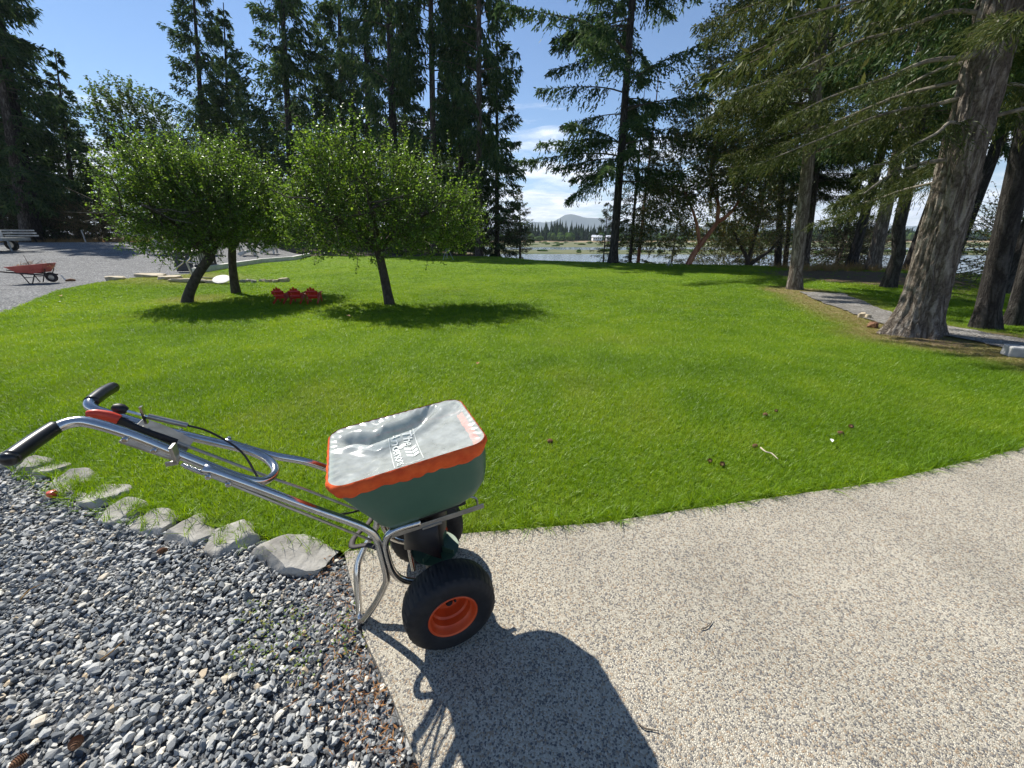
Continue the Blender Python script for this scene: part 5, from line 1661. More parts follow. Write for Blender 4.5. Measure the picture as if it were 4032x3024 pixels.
for i in range(90):
    t = i / 89
    sp_.append(lp3(-0.636 + 0.032 * t, 0.100 + 0.0075 * math.cos(i * 0.85), 0.842 - 0.031 * t + 0.0075 * math.sin(i * 0.85)))
MB().tube(sp_, 0.0012, 5).build('spring', 'steel', SPR, auto=False)
bk = MB()
bk.box(lp3(-0.648, 0.092, 0.876), (0.008, 0.030, 0.045))
bk.box(lp3(-0.656, 0.104, 0.855), (0.026, 0.006, 0.012))
bk.build('rod_stop', 'dull_steel', SPR, False, 0.001)

# underside: plate, gearbox, spinner, shield, axle
bp_ = MB()
bp_.box(lp3(-0.025, 0, 0.478), (0.27, 0.19, 0.018), Matrix.Rotation(-0.09, 3, 'Y'))
bp_.box(lp3(0.125, -0.02, 0.485), (0.06, 0.05, 0.022), Matrix.Rotation(-0.25, 3, 'Y'))
bp_.build('base_plate', 'black_plastic', SPR, False, 0.004)
MB().tube(path3((0.13, 0.06, 0.486), (0.155, 0.07, 0.478), (0.160, 0.075, 0.44), (0.163, 0.075, 0.43)), 0.004, 8, 3).build('hook', 'dull_steel', SPR)
MB().box(lp3(-0.02, 0.106, 0.440), (0.07, 0.006, 0.008), Matrix.Rotation(-0.07, 3, 'Y')).build('gate_link', 'dull_steel', SPR, False)
MB().lathe([(0.034, 0.20), (0.034, 0.30), (0.05, 0.34), (0.06, 0.47)], 20).build('gear_column', 'black_plastic', SPR)
g_ = MB()
g_.box(lp3(0, 0, 0.165), (0.085, 0.09, 0.085))
g_.build('gearbox', 'black_plastic', SPR, False, 0.012)
sn = MB()
sn.lathe([(0.03, 0.226), (0.06, 0.222), (0.088, 0.232), (0.092, 0.238), (0.088, 0.2375), (0.06, 0.228), (0.03, 0.232)], 40, close=True)
for k in range(4):
    a = rad(45 + 90 * k)
    sn.box((0.058 * math.cos(a), 0.058 * math.sin(a), 0.243), (0.05, 0.004, 0.026), Matrix.Rotation(a, 3, 'Z'))
sn.build('spinner', 'spinner_green', SPR)
sh = MB()
vs, fs = [], []
for i in range(29):
    a = rad(70 + 200 * i / 28)
    for j, (r_, z_) in enumerate(((0.100, 0.455), (0.108, 0.38), (0.118, 0.300 + 0.03 * math.sin(i * 0.35)))):
        vs.append(Vector((r_ * math.cos(a), r_ * math.sin(a), z_)))
for i in range(28):
    for j in range(2):
        fs.append((i * 3 + j, i * 3 + j + 1, i * 3 + j + 4, i * 3 + j + 3))
sh.add(vs, fs)
so = sh.build('deflector', 'black_plastic', SPR, auto=False)
sol = so.modifiers.new('wall', 'SOLIDIFY')
sol.thickness = 0.004
MB().tube(path3((0, 0.20, 0.165), (0, -0.20, 0.165)), 0.0095, 12).build('axle', 'dull_steel', SPR)
MB().tube(path3((-0.100, 0.0, 0.45), (-0.098, 0.0, 0.29), (-0.093, 0.012, 0.17)), 0.010, 10, 3).build('centre_strut', 'steel', SPR)

# wheels: tyre with tread, orange rim
RW = 0.165
for sgn in (1, -1):
    wr = bpy.data.objects.new('wheel', None)
    link(wr, SPR)
    wr.location = lp3(0, sgn * 0.208, RW)
    wr.rotation_euler = (rad(90) if sgn > 0 else rad(-90), 0, 0)     # local +Z points outward
    prof = [(0.083, 0.050), (0.087, 0.056), (0.100, 0.0625), (0.120, 0.0645), (0.138, 0.0615), (0.150, 0.054), (0.1575, 0.046), (0.1625, 0.034), (0.1645, 0.017), (0.165, 0.0)]
    prof = prof + [(r_, -z_) for r_, z_ in prof[::-1][1:]]
    tm = MB()
    SEG = 180
    vs, fs = [], []
    for i, (r_, z_) in enumerate(prof):
        for k in range(SEG):
            a = 2 * math.pi * k / SEG
            rr = r_
            if r_ > 0.149:
                ph = k + (2 if i % 2 else 0)
                rr -= 0.0042 if (ph % 5 == 0 or (i in (7, 11) and True)) else 0.0
            vs.append(Vector((rr * math.cos(a), rr * math.sin(a), z_)))
    for i in range(len(prof) - 1):
        for k in range(SEG):
            k2 = (k + 1) % SEG
            fs.append((i * SEG + k, i * SEG + k2, (i + 1) * SEG + k2, (i + 1) * SEG + k))
    tm.add(vs, fs)
    tm.build('tyre', 'black_rubber', wr)
    rm = MB()
    rm.lathe([(0.0865, 0.052), (0.0885, 0.056), (0.086, 0.0585), (0.080, 0.056), (0.077, 0.048), (0.0750, 0.036), (0.0690, 0.030), (0.0670, 0.006), (0.0610, 0.000), (0.0590, -0.020), (0.0540, -0.030), (0.040, -0.034), (0.032, -0.033), (0.026, -0.024), (0.018, -0.022), (0.018, -0.012), (0.0001, -0.012)], 64, cap=False)
    rm.lathe([(0.084, -0.050), (0.0, -0.045)], 48)
    rm.build('rim', 'orange_paint', wr)
    MB().lathe([(0.013, -0.026), (0.013, -0.002), (0.010, 0.002), (0.0001, 0.002)], 16).build('hub', 'black_plastic', wr)
    MB().tube([(0.030, 0.012, -0.01), (0.034, 0.014, 0.014), (0.036, 0.016, 0.030)] if sgn < 0 else [(0.012, 0.030, -0.01), (0.014, 0.034, 0.014), (0.016, 0.038, 0.030)], 0.0045, 8).build('valve', 'black_rubber', wr)

# ------------------------------------------------------------------ red toddler chairs


def adirondack(name, mat, w=0.30, h=0.36):
    """facing +Y, origin on the ground"""
    root = bpy.data.objects.new(name, None)
    C.objects.link(root)
    k = h / 0.36
    n = 5
    for i in range(n):
        x = (i - 2) * w * 0.19
        top = h * (1.0 - 0.075 * abs(i - 2) ** 1.6)
        fan = 1.32
        vs, fs = [], []
        m_ = 7
        for j in range(m_):
            t = j / (m_ - 1)
            z = 0.10 * k + (top - 0.10 * k) * t
            y = -0.02 * k - 0.10 * k * t
            ww = w * 0.195 * (0.80 + 0.42 * t) * 0.5 * (0.6 if j == m_ - 1 else 1)
            xx = x * (0.8 + (fan - 0.8) * t)
            for dy in (-0.008 * k, 0.008 * k):
                vs += [(xx - ww, y + dy, z), (xx + ww, y + dy, z)]
        for j in range(m_ - 1):
            b0 = j * 4
            fs += [(b0, b0 + 1, b0 + 5, b0 + 4), (b0 + 3, b0 + 2, b0 + 6, b0 + 7), (b0 + 2, b0, b0 + 4, b0 + 6), (b0 + 1, b0 + 3, b0 + 7, b0 + 5)]
        fs += [(0, 2, 3, 1), (m_ * 4 - 4, m_ * 4 - 3, m_ * 4 - 1, m_ * 4 - 2)]
        MB().add(vs, fs).build('back_slat', mat, root, False)
    for zz_, yy in ((0.17, -0.06), (0.27, -0.105)):
        MB().box((0, (yy - 0.016) * k, zz_ * k), (w * 0.92, 0.014 * k, 0.035 * k), Matrix.Rotation(-0.45, 3, 'X')).build('back_rail', mat, root, False)
    for i in range(4):
        y = (0.0 + i * 0.062) * k
        MB().box((0, y + 0.02 * k, (0.115 + 0.016 * i) * k), (w * 0.86, 0.052 * k, 0.016 * k), Matrix.Rotation(0.22, 3, 'X')).build('seat_slat', mat, root, False)
    for s_ in (-1, 1):
        MB().box((s_ * w * 0.58, 0.07 * k, 0.215 * k), (0.055 * k, 0.33 * k, 0.016 * k)).build('arm', mat, root, False, 0.006 * k)
        MB().box((s_ * w * 0.52, 0.20 * k, 0.104 * k), (0.018 * k, 0.05 * k, 0.208 * k)).build('leg', mat, root, False)
        lg = MB()
        lg.tube([(s_ * w * 0.47, 0.22 * k, 0.150 * k), (s_ * w * 0.47, 0.0, 0.085 * k), (s_ * w * 0.47, -0.16 * k, 0.012 * k)], 0.034 * k, 6, flat=0.35)
        lg.build('leg', mat, root, False)
    return root


red0 = adirondack('chair', 'chair_red', 0.26, 0.42)
for i, (u, lb) in enumerate(((282, 'small red plastic garden chair nearest the thick apple trunk, first of three'), (298, 'small red plastic garden chair in the middle of the three'), (314.5, 'small red plastic garden chair nearest the single slanting apple trunk, last of three'))):
    o = red0 if i == 0 else copy_tree(red0)
    P = at_px(u, 303.2)
    o.location = (P.x, P.y, P.z + 0.01)
    o.rotation_euler = (0, 0, rad(6 + 3 * i))
    tag(o, lb, 'chair', 'red garden chairs in a row')
big0 = adirondack('chair', 'weathered_white', 0.62, 0.92)
for i, (u, Y, rz, lb) in enumerate(((158, 24.5, 60, 'pale garden chair on the gravel seen past the crown of the leaning apple tree'), (172, 25, 20, 'pale garden chair behind the grey bar counter, second along the row'), (187, 25, -30, 'pale garden chair behind the leaning apple trunk, third along the row'),
                                    (212, 26, 10, 'pale garden chair between the two close apple trunks'), (246, 27, -50, 'pale garden chair right of the thick apple trunk under the leaves'), (268, 29, -80, 'pale garden chair at the shaded end of the gravel'))):
    o = big0 if i == 0 else copy_tree(big0)
    P = at_u(u, Y)
    o.location = (P.x, P.y, P.z)
    o.rotation_euler = (0, 0, rad(rz))
    tag(o, lb, 'chair', 'pale garden chairs on the gravel')

# ------------------------------------------------------------------ grey counter, mast, disc, timbers
P = at_px(186, 271.5)
bar = empty('bar_counter', P, rad(6), 'dark grey wooden counter with slatted front and pale top beside the timber edging', 'counter')
W_, D_, H_ = 0.85, 1.5, 0.80
MB().box((0, 0, H_ / 2), (0.70, 0.03, H_ - 0.02)).build('side_panel', 'dark_board', bar, False)
MB().box((0.1, D_, H_ / 2), (0.70, 0.03, H_ - 0.02)).build('side_panel', 'dark_board', bar, False)
MB().box((0.12, D_ / 2, H_ + 0.015), (0.95, D_ + 0.2, 0.035)).build('top_board', 'weathered_white', bar, False, 0.004)
for i in range(9):
    MB().box((0.40, 0.12 + i * 0.155, H_ * 0.62), (0.025, 0.055, H_ * 0.66)).build('slat', 'grey_timber', bar, False)
MB().box((0.40, D_ / 2, 0.14), (0.03, D_ - 0.05, 0.24)).build('lower_rail', 'dark_board', bar, False)
MB().box((0.385, D_ / 2, H_ - 0.06), (0.03, D_ - 0.05, 0.08)).build('upper_rail', 'dark_board', bar, False)

P = at_px(193, 277.5)
mast = empty('metal_stand', P, 0.2, 'galvanised metal post with crossed arms and a diagonal brace beside the counter', 'stand')
MB().tube([(0, 0, -0.05), (-0.03, 0, 0.30), (-0.07, 0, 0.60)], 0.035, 12).build('post', 'dull_steel', mast)
MB().tube([(-0.30, -0.05, 0.66), (-0.05, 0, 0.58), (0.16, 0.05, 0.50)], 0.018, 8).build('arm', 'steel', mast)
MB().tube([(-0.06, 0, 0.58), (0.06, 0.02, 0.68), (0.13, 0.02, 0.86)], 0.026, 8).build('arm', 'steel', mast)
MB().tube([(-0.15, 0.0, 0.56), (-0.36, 0.0, 0.42), (-0.60, 0.05, 0.27)], 0.022, 8).build('brace', 'dull_steel', mast)
MB().tube([(-0.14, 0, 0.75), (-0.06, 0, 0.755)], 0.022, 8).build('clamp', 'steel', mast)

P = at_px(222.6, 283.2)
dm = MB()
dm.lathe([(0.0001, 0.012), (0.10, 0.012), (0.26, 0.016), (0.278, 0.012), (0.28, 0.0), (0.25, -0.012), (0.0001, -0.012)], 48)
o = dm.build('round_disc', 'weathered_white')
o.location, o.rotation_euler = (P.x, P.y, P.z + 0.14), (rad(24), rad(8), 0)
tag(o, 'pale round disc lying tilted on stones in the lawn', 'disc')

tg = 'timbers edging the gravel'
TL = ['first timber of the edging, beside the counter', 'second timber of the edging, in shade behind the thick apple trunk', 'third timber of the edging, bending toward the wood', 'last timber of the edging, ending under the right apple tree']
for i in range(4):
    a, b_ = Vector((*TIMBER[i], 0)), Vector((*TIMBER[i + 1], 0))
    L = (b_ - a).length
    mid = (a + b_) / 2
    mb_ = MB()
    mb_.box((0, 0, 0), (L - 0.02, 0.19, 0.30))
    o = mb_.build('timber', 'weathered_white', None, False, 0.012)
    o.location = (mid.x, mid.y, g1(mid.x, mid.y) + 0.06)
    o.rotation_euler = (0, -math.atan2(g1(b_.x, b_.y) - g1(a.x, a.y), L), math.atan2(b_.y - a.y, b_.x - a.x))
    tag(o, TL[i], 'timber', tg)
# hose on the grass
a, b_ = at_px(196, 275), at_px(236, 279)
pts = []
for i in range(9):
    t = i / 8
    q = a.lerp(b_, t)
    pts.append((q.x + 0.15 * math.sin(t * 5), q.y - 0.8 * math.sin(t * 3.1), g1(q.x, q.y) + 0.05))
o = MB().tube(pts, 0.022, 8, 3).build('hose', 'black_rubber', None, auto=False)
tag(o, 'black hose lying from the first timber across the grass', 'hose')

# ------------------------------------------------------------------ wheelbarrow
P = at_px(40, 282.5)
wb = empty('wheelbarrow', P, rad(16), 'red wheelbarrow heaped with brush standing on the gravel', 'wheelbarrow')
tray = MB()
vs, fs = [], []
lv_ = [((-0.62, 0.52), 0.34, (0.60, 0.70)), ((-0.50, 0.46), 0.30, (0.49, 0.56)), ((-0.32, 0.34), 0.24, (0.33, 0.40))]
for (x0, x1), hw, (z0, z1) in lv_:
    for x, y, z in ((x0, -hw, z0), (x1, -hw, z1), (x1, hw, z1), (x0, hw, z0)):
        vs.append((x, y, z))
for i in range(2):
    for k in range(4):
        k2 = (k + 1) % 4
        fs.append((i * 4 + k, (i + 1) * 4 + k, (i + 1) * 4 + k2, i * 4 + k2))
fs.append((8, 9, 10, 11))
tray.add(vs, fs)
to = tray.build('tray', 'barrow_red', wb, False, 0.02)
sm = to.modifiers.new('wall', 'SOLIDIFY')
sm.thickness = 0.012
MB().tube([(-0.62, -0.34, 0.60), (0.52, -0.34, 0.70), (0.52, 0.34, 0.70), (-0.62, 0.34, 0.60), (-0.62, -0.34, 0.60)], 0.013, 8).build('tray_rim', 'barrow_red', wb)
for s_ in (-1, 1):
    MB().box((-0.15, s_ * 0.24, 0.355), (1.30, 0.045, 0.055), Matrix.Rotation(0.13, 3, 'Y')).build('handle', 'barrow_frame', wb, False, 0.008)
    MB().tube([(-0.76, s_ * 0.25, 0.435), (-1.02, s_ * 0.26, 0.47)], [0.026, 0.02], 10).build('grip', 'barrow_frame', wb)
    MB().tube([(-0.28, s_ * 0.25, 0.36), (-0.16, s_ * 0.25, 0.0), (-0.06, s_ * 0.25, 0.0), (0.10, s_ * 0.23, 0.33)], 0.018, 8, 1).build('leg', 'barrow_frame', wb)
    MB().tube([(-0.22, s_ * 0.25, 0.22), (0.02, s_ * 0.24, 0.2)], 0.012, 6).build('brace', 'barrow_frame', wb)
    MB().tube([(0.36, s_ * 0.20, 0.30), (0.44, s_ * 0.2, 0.45), (0.46, s_ * 0.22, 0.52)], 0.016, 6).build('tray_support', 'barrow_frame', wb)
wheel = bpy.data.objects.new('wheel', None)
link(wheel, wb)
wheel.location, wheel.rotation_euler = (0.42, 0, 0.19), (rad(90), 0, 0)
MB().lathe([(0.10, 0.04), (0.15, 0.048), (0.18, 0.035), (0.19, 0.0), (0.18, -0.035), (0.15, -0.048), (0.10, -0.04)], 30, close=True).build('tyre', 'barrow_frame', wheel)
MB().lathe([(0.10, 0.02), (0.03, 0.03), (0.0001, 0.03)], 20).build('rim', 'dull_steel', wheel)
wb.scale = (0.86, 0.86, 0.86)
# brush heaped in the barrow
rng = np.random.default_rng(91)
paths = []
for i in range(46):
    a = rng.uniform(-0.5, 0.45)
    c0 = np.array([a, rng.uniform(-0.22, 0.22), 0.52 + rng.uniform(0, 0.14)])
    dr = unit(np.array([rng.normal(0, 1), rng.normal(0, 0.6), rng.normal(0.12, 0.25)]))
    L = rng.uniform(0.2, 0.5)
    paths.append((np.array([c0, c0 + dr * L * 0.5 + [0, 0, 0.03], c0 + dr * L]), 0.007, 0.003))
paths.append((np.array([[-0.1, 0, 0.62], [-0.12, 0, 0.85], [-0.14, 0, 1.02]]), 0.012, 0.008))
paths.append((np.array([[0.35, -0.1, 0.68], [0.62, -0.12, 0.72], [0.78, -0.12, 0.52]]), 0.01, 0.005))
Vw, Fw = wood_tubes(paths)
o_, d_, l_ = [], [], []
for i in range(60):
    o_.append([rng.uniform(-0.45, 0.45), rng.uniform(-0.25, 0.25), rng.uniform(0.56, 0.70)])
    d_.append(unit(rng.normal(0, 1, 3)))
    l_.append(rng.uniform(0.1, 0.2))
for i in range(10):
    o_.append([rng.uniform(0.6, 0.75), -0.12, rng.uniform(0.5, 0.7)])
    d_.append(unit(rng.normal(0, 1, 3)))
    l_.append(0.12)
P_, D_, W_, _ = shoots(rng, np.array(o_), np.array(d_), np.array(l_), 40, 0.05, 0.012)
Vf, Ff = diamonds(P_, D_, W_)
me = two_mat_mesh('brush_pile', Vf, Ff, Vw, Fw, 'dry_stalk', 'twig_wood')
bo = link(bpy.data.objects.new('brush_pile', me))
bo.location, bo.rotation_euler, bo.scale = wb.location, wb.rotation_euler, wb.scale
tag(bo, 'dry yellow brush and branches heaped in the red wheelbarrow', 'brush')
P = at_px(68, 281.5)
gl = empty('hand_tool', P, 0.3, 'small red and white hand tool lying on the gravel by the wheelbarrow', 'tool')
MB().tube([(-0.05, 0, 0.03), (0.10, 0, 0.05), (0.20, 0.02, 0.03)], [0.03, 0.05, 0.03], 8, 3).build('head', 'cone_scale', gl)
MB().tube([(-0.05, 0, 0.04), (-0.12, 0, 0.22)], 0.02, 8).build('handle', 'white_paint', gl)

# ------------------------------------------------------------------ trailer with a white tank, at the left edge
P = at_px(0, 251)
tr = empty('utility_trailer', P, rad(6), 'grey flatbed trailer with slatted pale side parked at the edge of the gravel', 'trailer')
MB().box((-0.6, 0, 0.62), (3.4, 1.5, 0.16)).build('bed', 'trailer_grey', tr, False, 0.01)
MB().box((-0.6, -0.78, 0.80), (3.4, 0.05, 0.12)).build('side_board', 'trailer_grey', tr, False, 0.01)
for k in range(3):
    MB().box((-0.35, 0.72, 0.80 + 0.14 * k), (3.9 - 0.12 * k, 0.04, 0.07), Matrix.Rotation(0.0, 3, 'Z')).build('slat', 'weathered_white', tr, False)
for k in range(3):
    MB().box((1.35 - 0.05 * k, 0, 0.80 + 0.14 * k), (0.04, 1.46, 0.07)).build('slat', 'weathered_white', tr, False)
MB().tube([(1.3, -0.7, 0.55), (1.3, -0.7, 0.0)], 0.035, 8).build('prop_leg', 'trailer_grey', tr)
for s_ in (-1, 1):
    wh = bpy.data.objects.new('wheel', None)
    link(wh, tr)
    wh.location, wh.rotation_euler = (-0.15, s_ * 0.88, 0.32), (rad(90), 0, 0)
    MB().lathe([(0.18, 0.09), (0.27, 0.10), (0.32, 0.07), (0.32, -0.07), (0.27, -0.10), (0.18, -0.09)], 28, close=True).build('tyre', 'black_rubber', wh)
    MB().lathe([(0.18, 0.05), (0.05, 0.02), (0.0001, 0.02)], 20).build('rim', 'dull_steel', wh)
tk = MB()
tk.lathe([(0.78, 0.0), (0.80, 0.25), (0.74, 0.62), (0.60, 0.86), (0.35, 1.02), (0.12, 1.06), (0.0001, 1.06)], 40)
o = tk.build('white_tank', 'white_paint', None, auto=False)
o.location = tr.matrix_basis @ Vector((-0.62, 0, 0.70))
tag(o, 'white rounded tank standing on the grey trailer', 'tank')
P = at_px(85.8, 242)
o = MB().tube([(0, 0, -0.2), (0, 0, 1.0)], 0.05, 8).build('fence_post', 'grey_timber')
o.location = P
tag(o, 'short grey post at the edge of the gravel below the tan bush', 'post')

# ------------------------------------------------------------------ tripod sprinklers
for u, v, hgt, lb in ((447.5, 259.8, 1.2, 'tall tripod sprinkler at the far edge of the lawn behind the right apple tree'), (669, 266, 0.5, 'short tripod sprinkler on the shaded lawn in front of the madrone')):
    P = at_px(u, v)
    q = empty('tripod_sprinkler', P, 0.4, lb, 'sprinkler', 'tripod sprinklers')
    for k in range(3):
        a = rad(90 + 120 * k)
        MB().tube([(0.36 * hgt * math.cos(a), 0.36 * hgt * math.sin(a), 0), (0, 0, 0.72 * hgt)], 0.018, 8).build('leg', 'sprinkler_metal', q)
    MB().tube([(0, 0, 0.1 * hgt), (0, 0, 0.95 * hgt)], 0.016, 8).build('riser', 'sprinkler_metal', q)
    MB().tube([(-0.10, 0, 0.97 * hgt), (0, 0, 1.0 * hgt), (0.10, 0, 0.99 * hgt)], [0.012, 0.03, 0.016], 8).build('nozzle', 'dull_steel', q)

# ------------------------------------------------------------------ cones, leaves and twigs lying about


def cone(u, v, s, label, group, z=None, mat='cone_scale'):
    P = at_px(u, v) if z is None else at_px(u, v, z)
    mb_ = MB()
    rg = random.Random(int(u * 7 + v))
    pr_ = [(0.0001, -1.0)]
    for i in range(9):
        t = i / 8
        r_ = 0.62 * math.sin(math.pi * (0.12 + 0.83 * t)) ** 0.7
        pr_ += [(r_, -0.95 + 1.85 * t), (r_ * 0.72, -0.90 + 1.85 * t)]
    pr_.append((0.0001, 1.0))
    mb_.lathe([(a * s * 0.56, b_ * s * 0.42) for a, b_ in pr_], 12, Matrix.Rotation(rad(80), 4, 'Y'))
    o = mb_.build('fir_cone', mat, None, False)
    o.location = (P.x, P.y, P.z + s * 0.28)
    o.rotation_euler = (0, 0, rg.uniform(0, 6.28))
    return tag(o, label, 'cone', group)


gl_ = 'cones lying on the lawn'
cone(755, 447.6, 0.05, 'dark fir cone on the lawn next to the pale twig', gl_)
cone(722, 466, 0.05, 'reddish fir cone on the lawn nearest the slab', gl_)
cone(709.7, 462.4, 0.045, 'small tan fir cone just left of the reddish cone near the slab', gl_)
cone(764.8, 416, 0.05, 'tan fir cone up the lawn beyond the pale twig', gl_)
cone(776, 412, 0.04, 'smallest tan fir cone, right of another up the lawn beyond the pale twig', gl_)
cone(840, 434.5, 0.05, 'tan fir cone on the lawn at the right, lower of two', gl_)
cone(850.6, 428, 0.05, 'tan fir cone on the lawn at the right, upper of two', gl_)
cone(549.7, 443, 0.055, 'lone pale fir cone on the lawn just right of the hopper', gl_)
cone(163, 553, 0.05, 'brown fir cone on the gravel below the third edging stone', 'cones on the gravel', -0.02)
cone(77.5, 746, 0.05, 'dark fir cone half buried in the gravel at the bottom of the picture', 'cones on the gravel', -0.02)
cone(20, 764, 0.045, 'fir cone at the bottom corner of the gravel', 'cones on the gravel', -0.02)
P = at_px(53, 496, -0.01)
o = MB().lathe([(0.0001, -0.022), (0.014, -0.018), (0.024, 0.0), (0.018, 0.016), (0.004, 0.02), (0.0001, 0.017)], 18).build('red_fruit', 'red_plastic')
o.location = (P.x, P.y, 0.005)
tag(o, 'small bright red fruit beside a flat edging stone', 'fruit')


def dead_leaf(u, v, s, label, mat='brown_leaf'):
    P = at_px(u, v)
    a = R.uniform(0, 6.28)
    vs = [(-s, 0, 0), (-0.3 * s, 0.45 * s, 0.25 * s), (0.5 * s, 0.35 * s, 0.2 * s), (s, 0, 0.05 * s), (0.5 * s, -0.35 * s, 0.22 * s), (-0.3 * s, -0.45 * s, 0.3 * s), (0, 0, 0.02 * s)]
    o = MB().add(vs, [(6, 0, 5), (6, 1, 0), (6, 2, 1), (6, 3, 2), (6, 4, 3), (6, 5, 4)]).build('dead_leaf', mat, None, False)
    o.location = (P.x, P.y, P.z + 0.045)
    o.rotation_euler = (0, 0, a)
    tag(o, label, 'leaf', 'dead leaves on the lawn')


dead_leaf(348.6, 318, 0.07, 'tan dead leaf on the sunny grass below the red chairs')
dead_leaf(61.5, 297.6, 0.09, 'orange dead leaf on the grass below the wheelbarrow')
dead_leaf(60, 303.5, 0.05, 'small pale leaf on the grass below the orange dead leaf', 'weathered_white')
dead_leaf(478, 367, 0.04, 'small brown leaf in the middle of the open lawn')
dead_leaf(829.7, 446, 0.025, 'tiny white petal on the lawn between the cones', 'white_paint')


def twig(pts, r_, label, mat='twig_wood', z=0.005):
    q = []
    for i, (u, v) in enumerate(pts):
        P = at_px(u, v, 0.0)
        q.append((P.x, P.y, z + 0.002 * (i % 2)))
    o = MB().tube(q, [r_] + [r_ * 0.8] * (len(q) - 2) + [r_ * 0.4], 6, 3).build('twig', mat, None, auto=False)
    tag(o, label, 'twig', 'twigs')


twig([(759, 454), (764, 458.5), (770, 460), (776, 466)], 0.006, 'crooked pale twig lying in the grass among the cones', 'flagstone', 0.05)
twig([(701, 630), (706, 628.5), (710, 625), (712, 621)], 0.0022, 'thin curved brown twig in the middle of the slab')
twig([(638, 724), (643, 729), (650, 730.5), (658, 732)], 0.0026, 'brown twig on the slab beside the edge of the hopper shadow')
twig([(100, 660), (112, 652), (124, 640)], 0.003, 'pale dry stem lying on the gravel left of the stand', 'dry_stalk', 0.0)
twig([(20, 600), (30, 590), (44, 583)], 0.003, 'pale dry stem on the gravel near the picture edge', 'dry_stalk', 0.0)

# ------------------------------------------------------------------ far shore: woods, houses
rng = np.random.default_rng(15)
Vs, Fs, off = [], [], 0


def far_cone(x, y, z, h, r_, broad=False):
    """spiky conifer of stacked ragged skirts, or a lumpy broadleaf"""
    V, F = [], []
    if broad:
        for i in range(5):
            a = math.pi * (i + 0.5) / 5
            for k in range(8):
                q = 6.28 * k / 8
                j = rng.uniform(0.75, 1.15)
                V.append((x + r_ * math.sin(a) * math.cos(q) * j, y + r_ * math.sin(a) * math.sin(q) * j, z + h * 0.5 * (1 - math.cos(a)) * rng.uniform(0.92, 1.05)))
        for i in range(4):
            for k in range(8):
                F.append((i * 8 + k, i * 8 + (k + 1) % 8, (i + 1) * 8 + (k + 1) % 8, (i + 1) * 8 + k))
        return V, F
    lv = 6
    for i in range(lv):
        t = i / lv
        for k in range(8):
            q = 6.28 * (k + 0.5 * i) / 8
            rr = r_ * (1 - t) * rng.uniform(0.6, 1.25) + 0.15
            V.append((x + rr * math.cos(q), y + rr * math.sin(q), z + h * (0.06 + 0.86 * t) - 0.10 * h * rng.random() * (1 - t)))
        for k in range(8):
            q = 6.28 * k / 8
            V.append((x + 0.22 * r_ * (1 - t) * math.cos(q), y + 0.22 * r_ * (1 - t) * math.sin(q), z + h * (0.06 + 0.86 * (i + 1.5) / lv)))
    for i in range(lv):
        b0 = i * 16
        for k in range(8):
            F.append((b0 + k, b0 + (k + 1) % 8, b0 + 8 + (k + 1) % 8, b0 + 8 + k))
    return V, F


def far_wood(name, spots, mat, label, broad=False):
    Vs, Fs, off = [], [], 0
    for x, y, z, h, r_ in spots:
        V, F = far_cone(x, y, z, h, r_, broad)
        Vs.append(np.array(V))
        Fs.append(np.array(F) + off)
        off += len(V)
    me = np_mesh(name, np.vstack(Vs), np.vstack(Fs))
    me.materials.append(MAT(mat))
    return tag(link(bpy.data.objects.new(name, me)), label, 'woods', None, 'stuff')


sp1 = []
for i in range(1100):
    x = rng.uniform(-160, 640)
    y = 392 + 0.03 * x + abs(rng.normal(0, 30))
    hill = 11.5 + 6.0 * math.exp(-((x - 48) / 50.0) ** 2) + 5.0 * fbm((x * 0.035, 1, 1), 3)
    sp1.append((x, y, WZ + 0.8, hill * rng.uniform(0.6, 1.15), rng.uniform(2.6, 4.6)))
far_wood('far_woods', sp1, 'far_conifer', 'dark conifer woods along the far shore')
sp2 = []
for i in range(90):
    x = rng.uniform(-60, 400)
    sp2.append((x, 384 + 0.03 * x + rng.uniform(-10, 5), WZ + 0.8, rng.uniform(3.0, 8.0), rng.uniform(2.5, 5.0)))
for i in range(260):
    x = rng.uniform(-20, 330)
    sp2.append((x, rng.uniform(240, 370) if i % 3 else rng.uniform(156, 186) - 0.06 * x, WZ + 0.25, rng.uniform(0.5, 1.3), rng.uniform(1.0, 3.0)))
far_wood('far_thicket', sp2, 'far_broadleaf', 'lighter green thickets and bushes in front of the far woods', True)


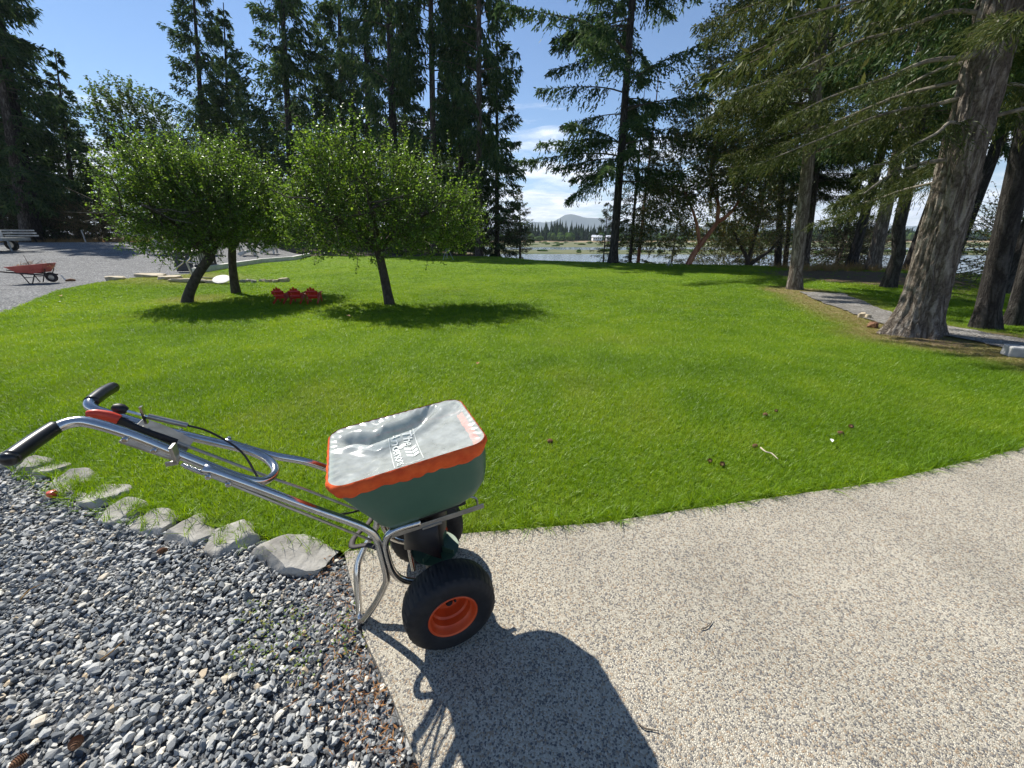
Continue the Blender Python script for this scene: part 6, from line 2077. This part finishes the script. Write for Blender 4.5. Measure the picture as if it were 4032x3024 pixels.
def house(x, y, w, d, h, label, rz=0.0):
    q = empty('house', (x, y, WZ + 1.6), rz, label, 'house', 'white houses on the far shore')
    MB().box((0, 0, h / 2), (w, d, h)).build('wall', 'house_white', q, False)
    e = 0.5
    MB().add([(-w / 2 - e, -d / 2 - e, h + 0.02), (w / 2 + e, -d / 2 - e, h + 0.02), (w / 2 + e, d / 2 + e, h + 0.02), (-w / 2 - e, d / 2 + e, h + 0.02), (-w / 2 - e, 0, h + 1.7), (w / 2 + e, 0, h + 1.7)],
             [(0, 1, 5, 4), (2, 3, 4, 5), (0, 4, 3), (1, 2, 5), (0, 3, 2, 1)]).build('roof', 'house_roof', q, False)
    for k in range(4):
        MB().box(((k - 1.5) * w * 0.23, -d / 2 - 0.02, h * 0.55), (w * 0.12, 0.06, h * 0.38)).build('window', 'window_glass', q, False)


Ph = at_px(606, 241.5, WZ + 1.6)
sc_ = 300.0 / Ph.y
house((590 - 512) / FPX * 372, 366, 8.0, 6.5, 2.9, 'white house with pale roof on the far shore, nearer to the open water')
house((602 - 512) / FPX * 372, 369, 6.0, 6.0, 2.6, 'lower white house on the far shore, half hidden by the lone fir')

# ------------------------------------------------------------------ air
hz = MB()
x0, x1, y0, y1, z0, z1 = -4600, 5600, -400, 5800, -9.6, 380
hz.add([(x0, y0, z0), (x1, y0, z0), (x1, y1, z0), (x0, y1, z0), (x0, y0, z1), (x1, y0, z1), (x1, y1, z1), (x0, y1, z1)],
       [(0, 3, 2, 1), (4, 5, 6, 7), (0, 1, 5, 4), (1, 2, 6, 5), (2, 3, 7, 6), (3, 0, 4, 7)])
m = bpy.data.materials.new('haze')
m.use_nodes = True
nt = m.node_tree
nt.nodes.clear()
pvn = nd(nt, 'ShaderNodeVolumePrincipled', {'Color': (0.72, 0.84, 1.0, 1), 'Density': 0.00013, 'Anisotropy': 0.1})
ou = nd(nt, 'ShaderNodeOutputMaterial', {'Volume': pvn.outputs[0]})
MATS['haze'] = m
ho_ = hz.build('haze', 'haze', None, False)
tag(ho_, 'thin blue summer haze over the water', 'haze', None, 'stuff')
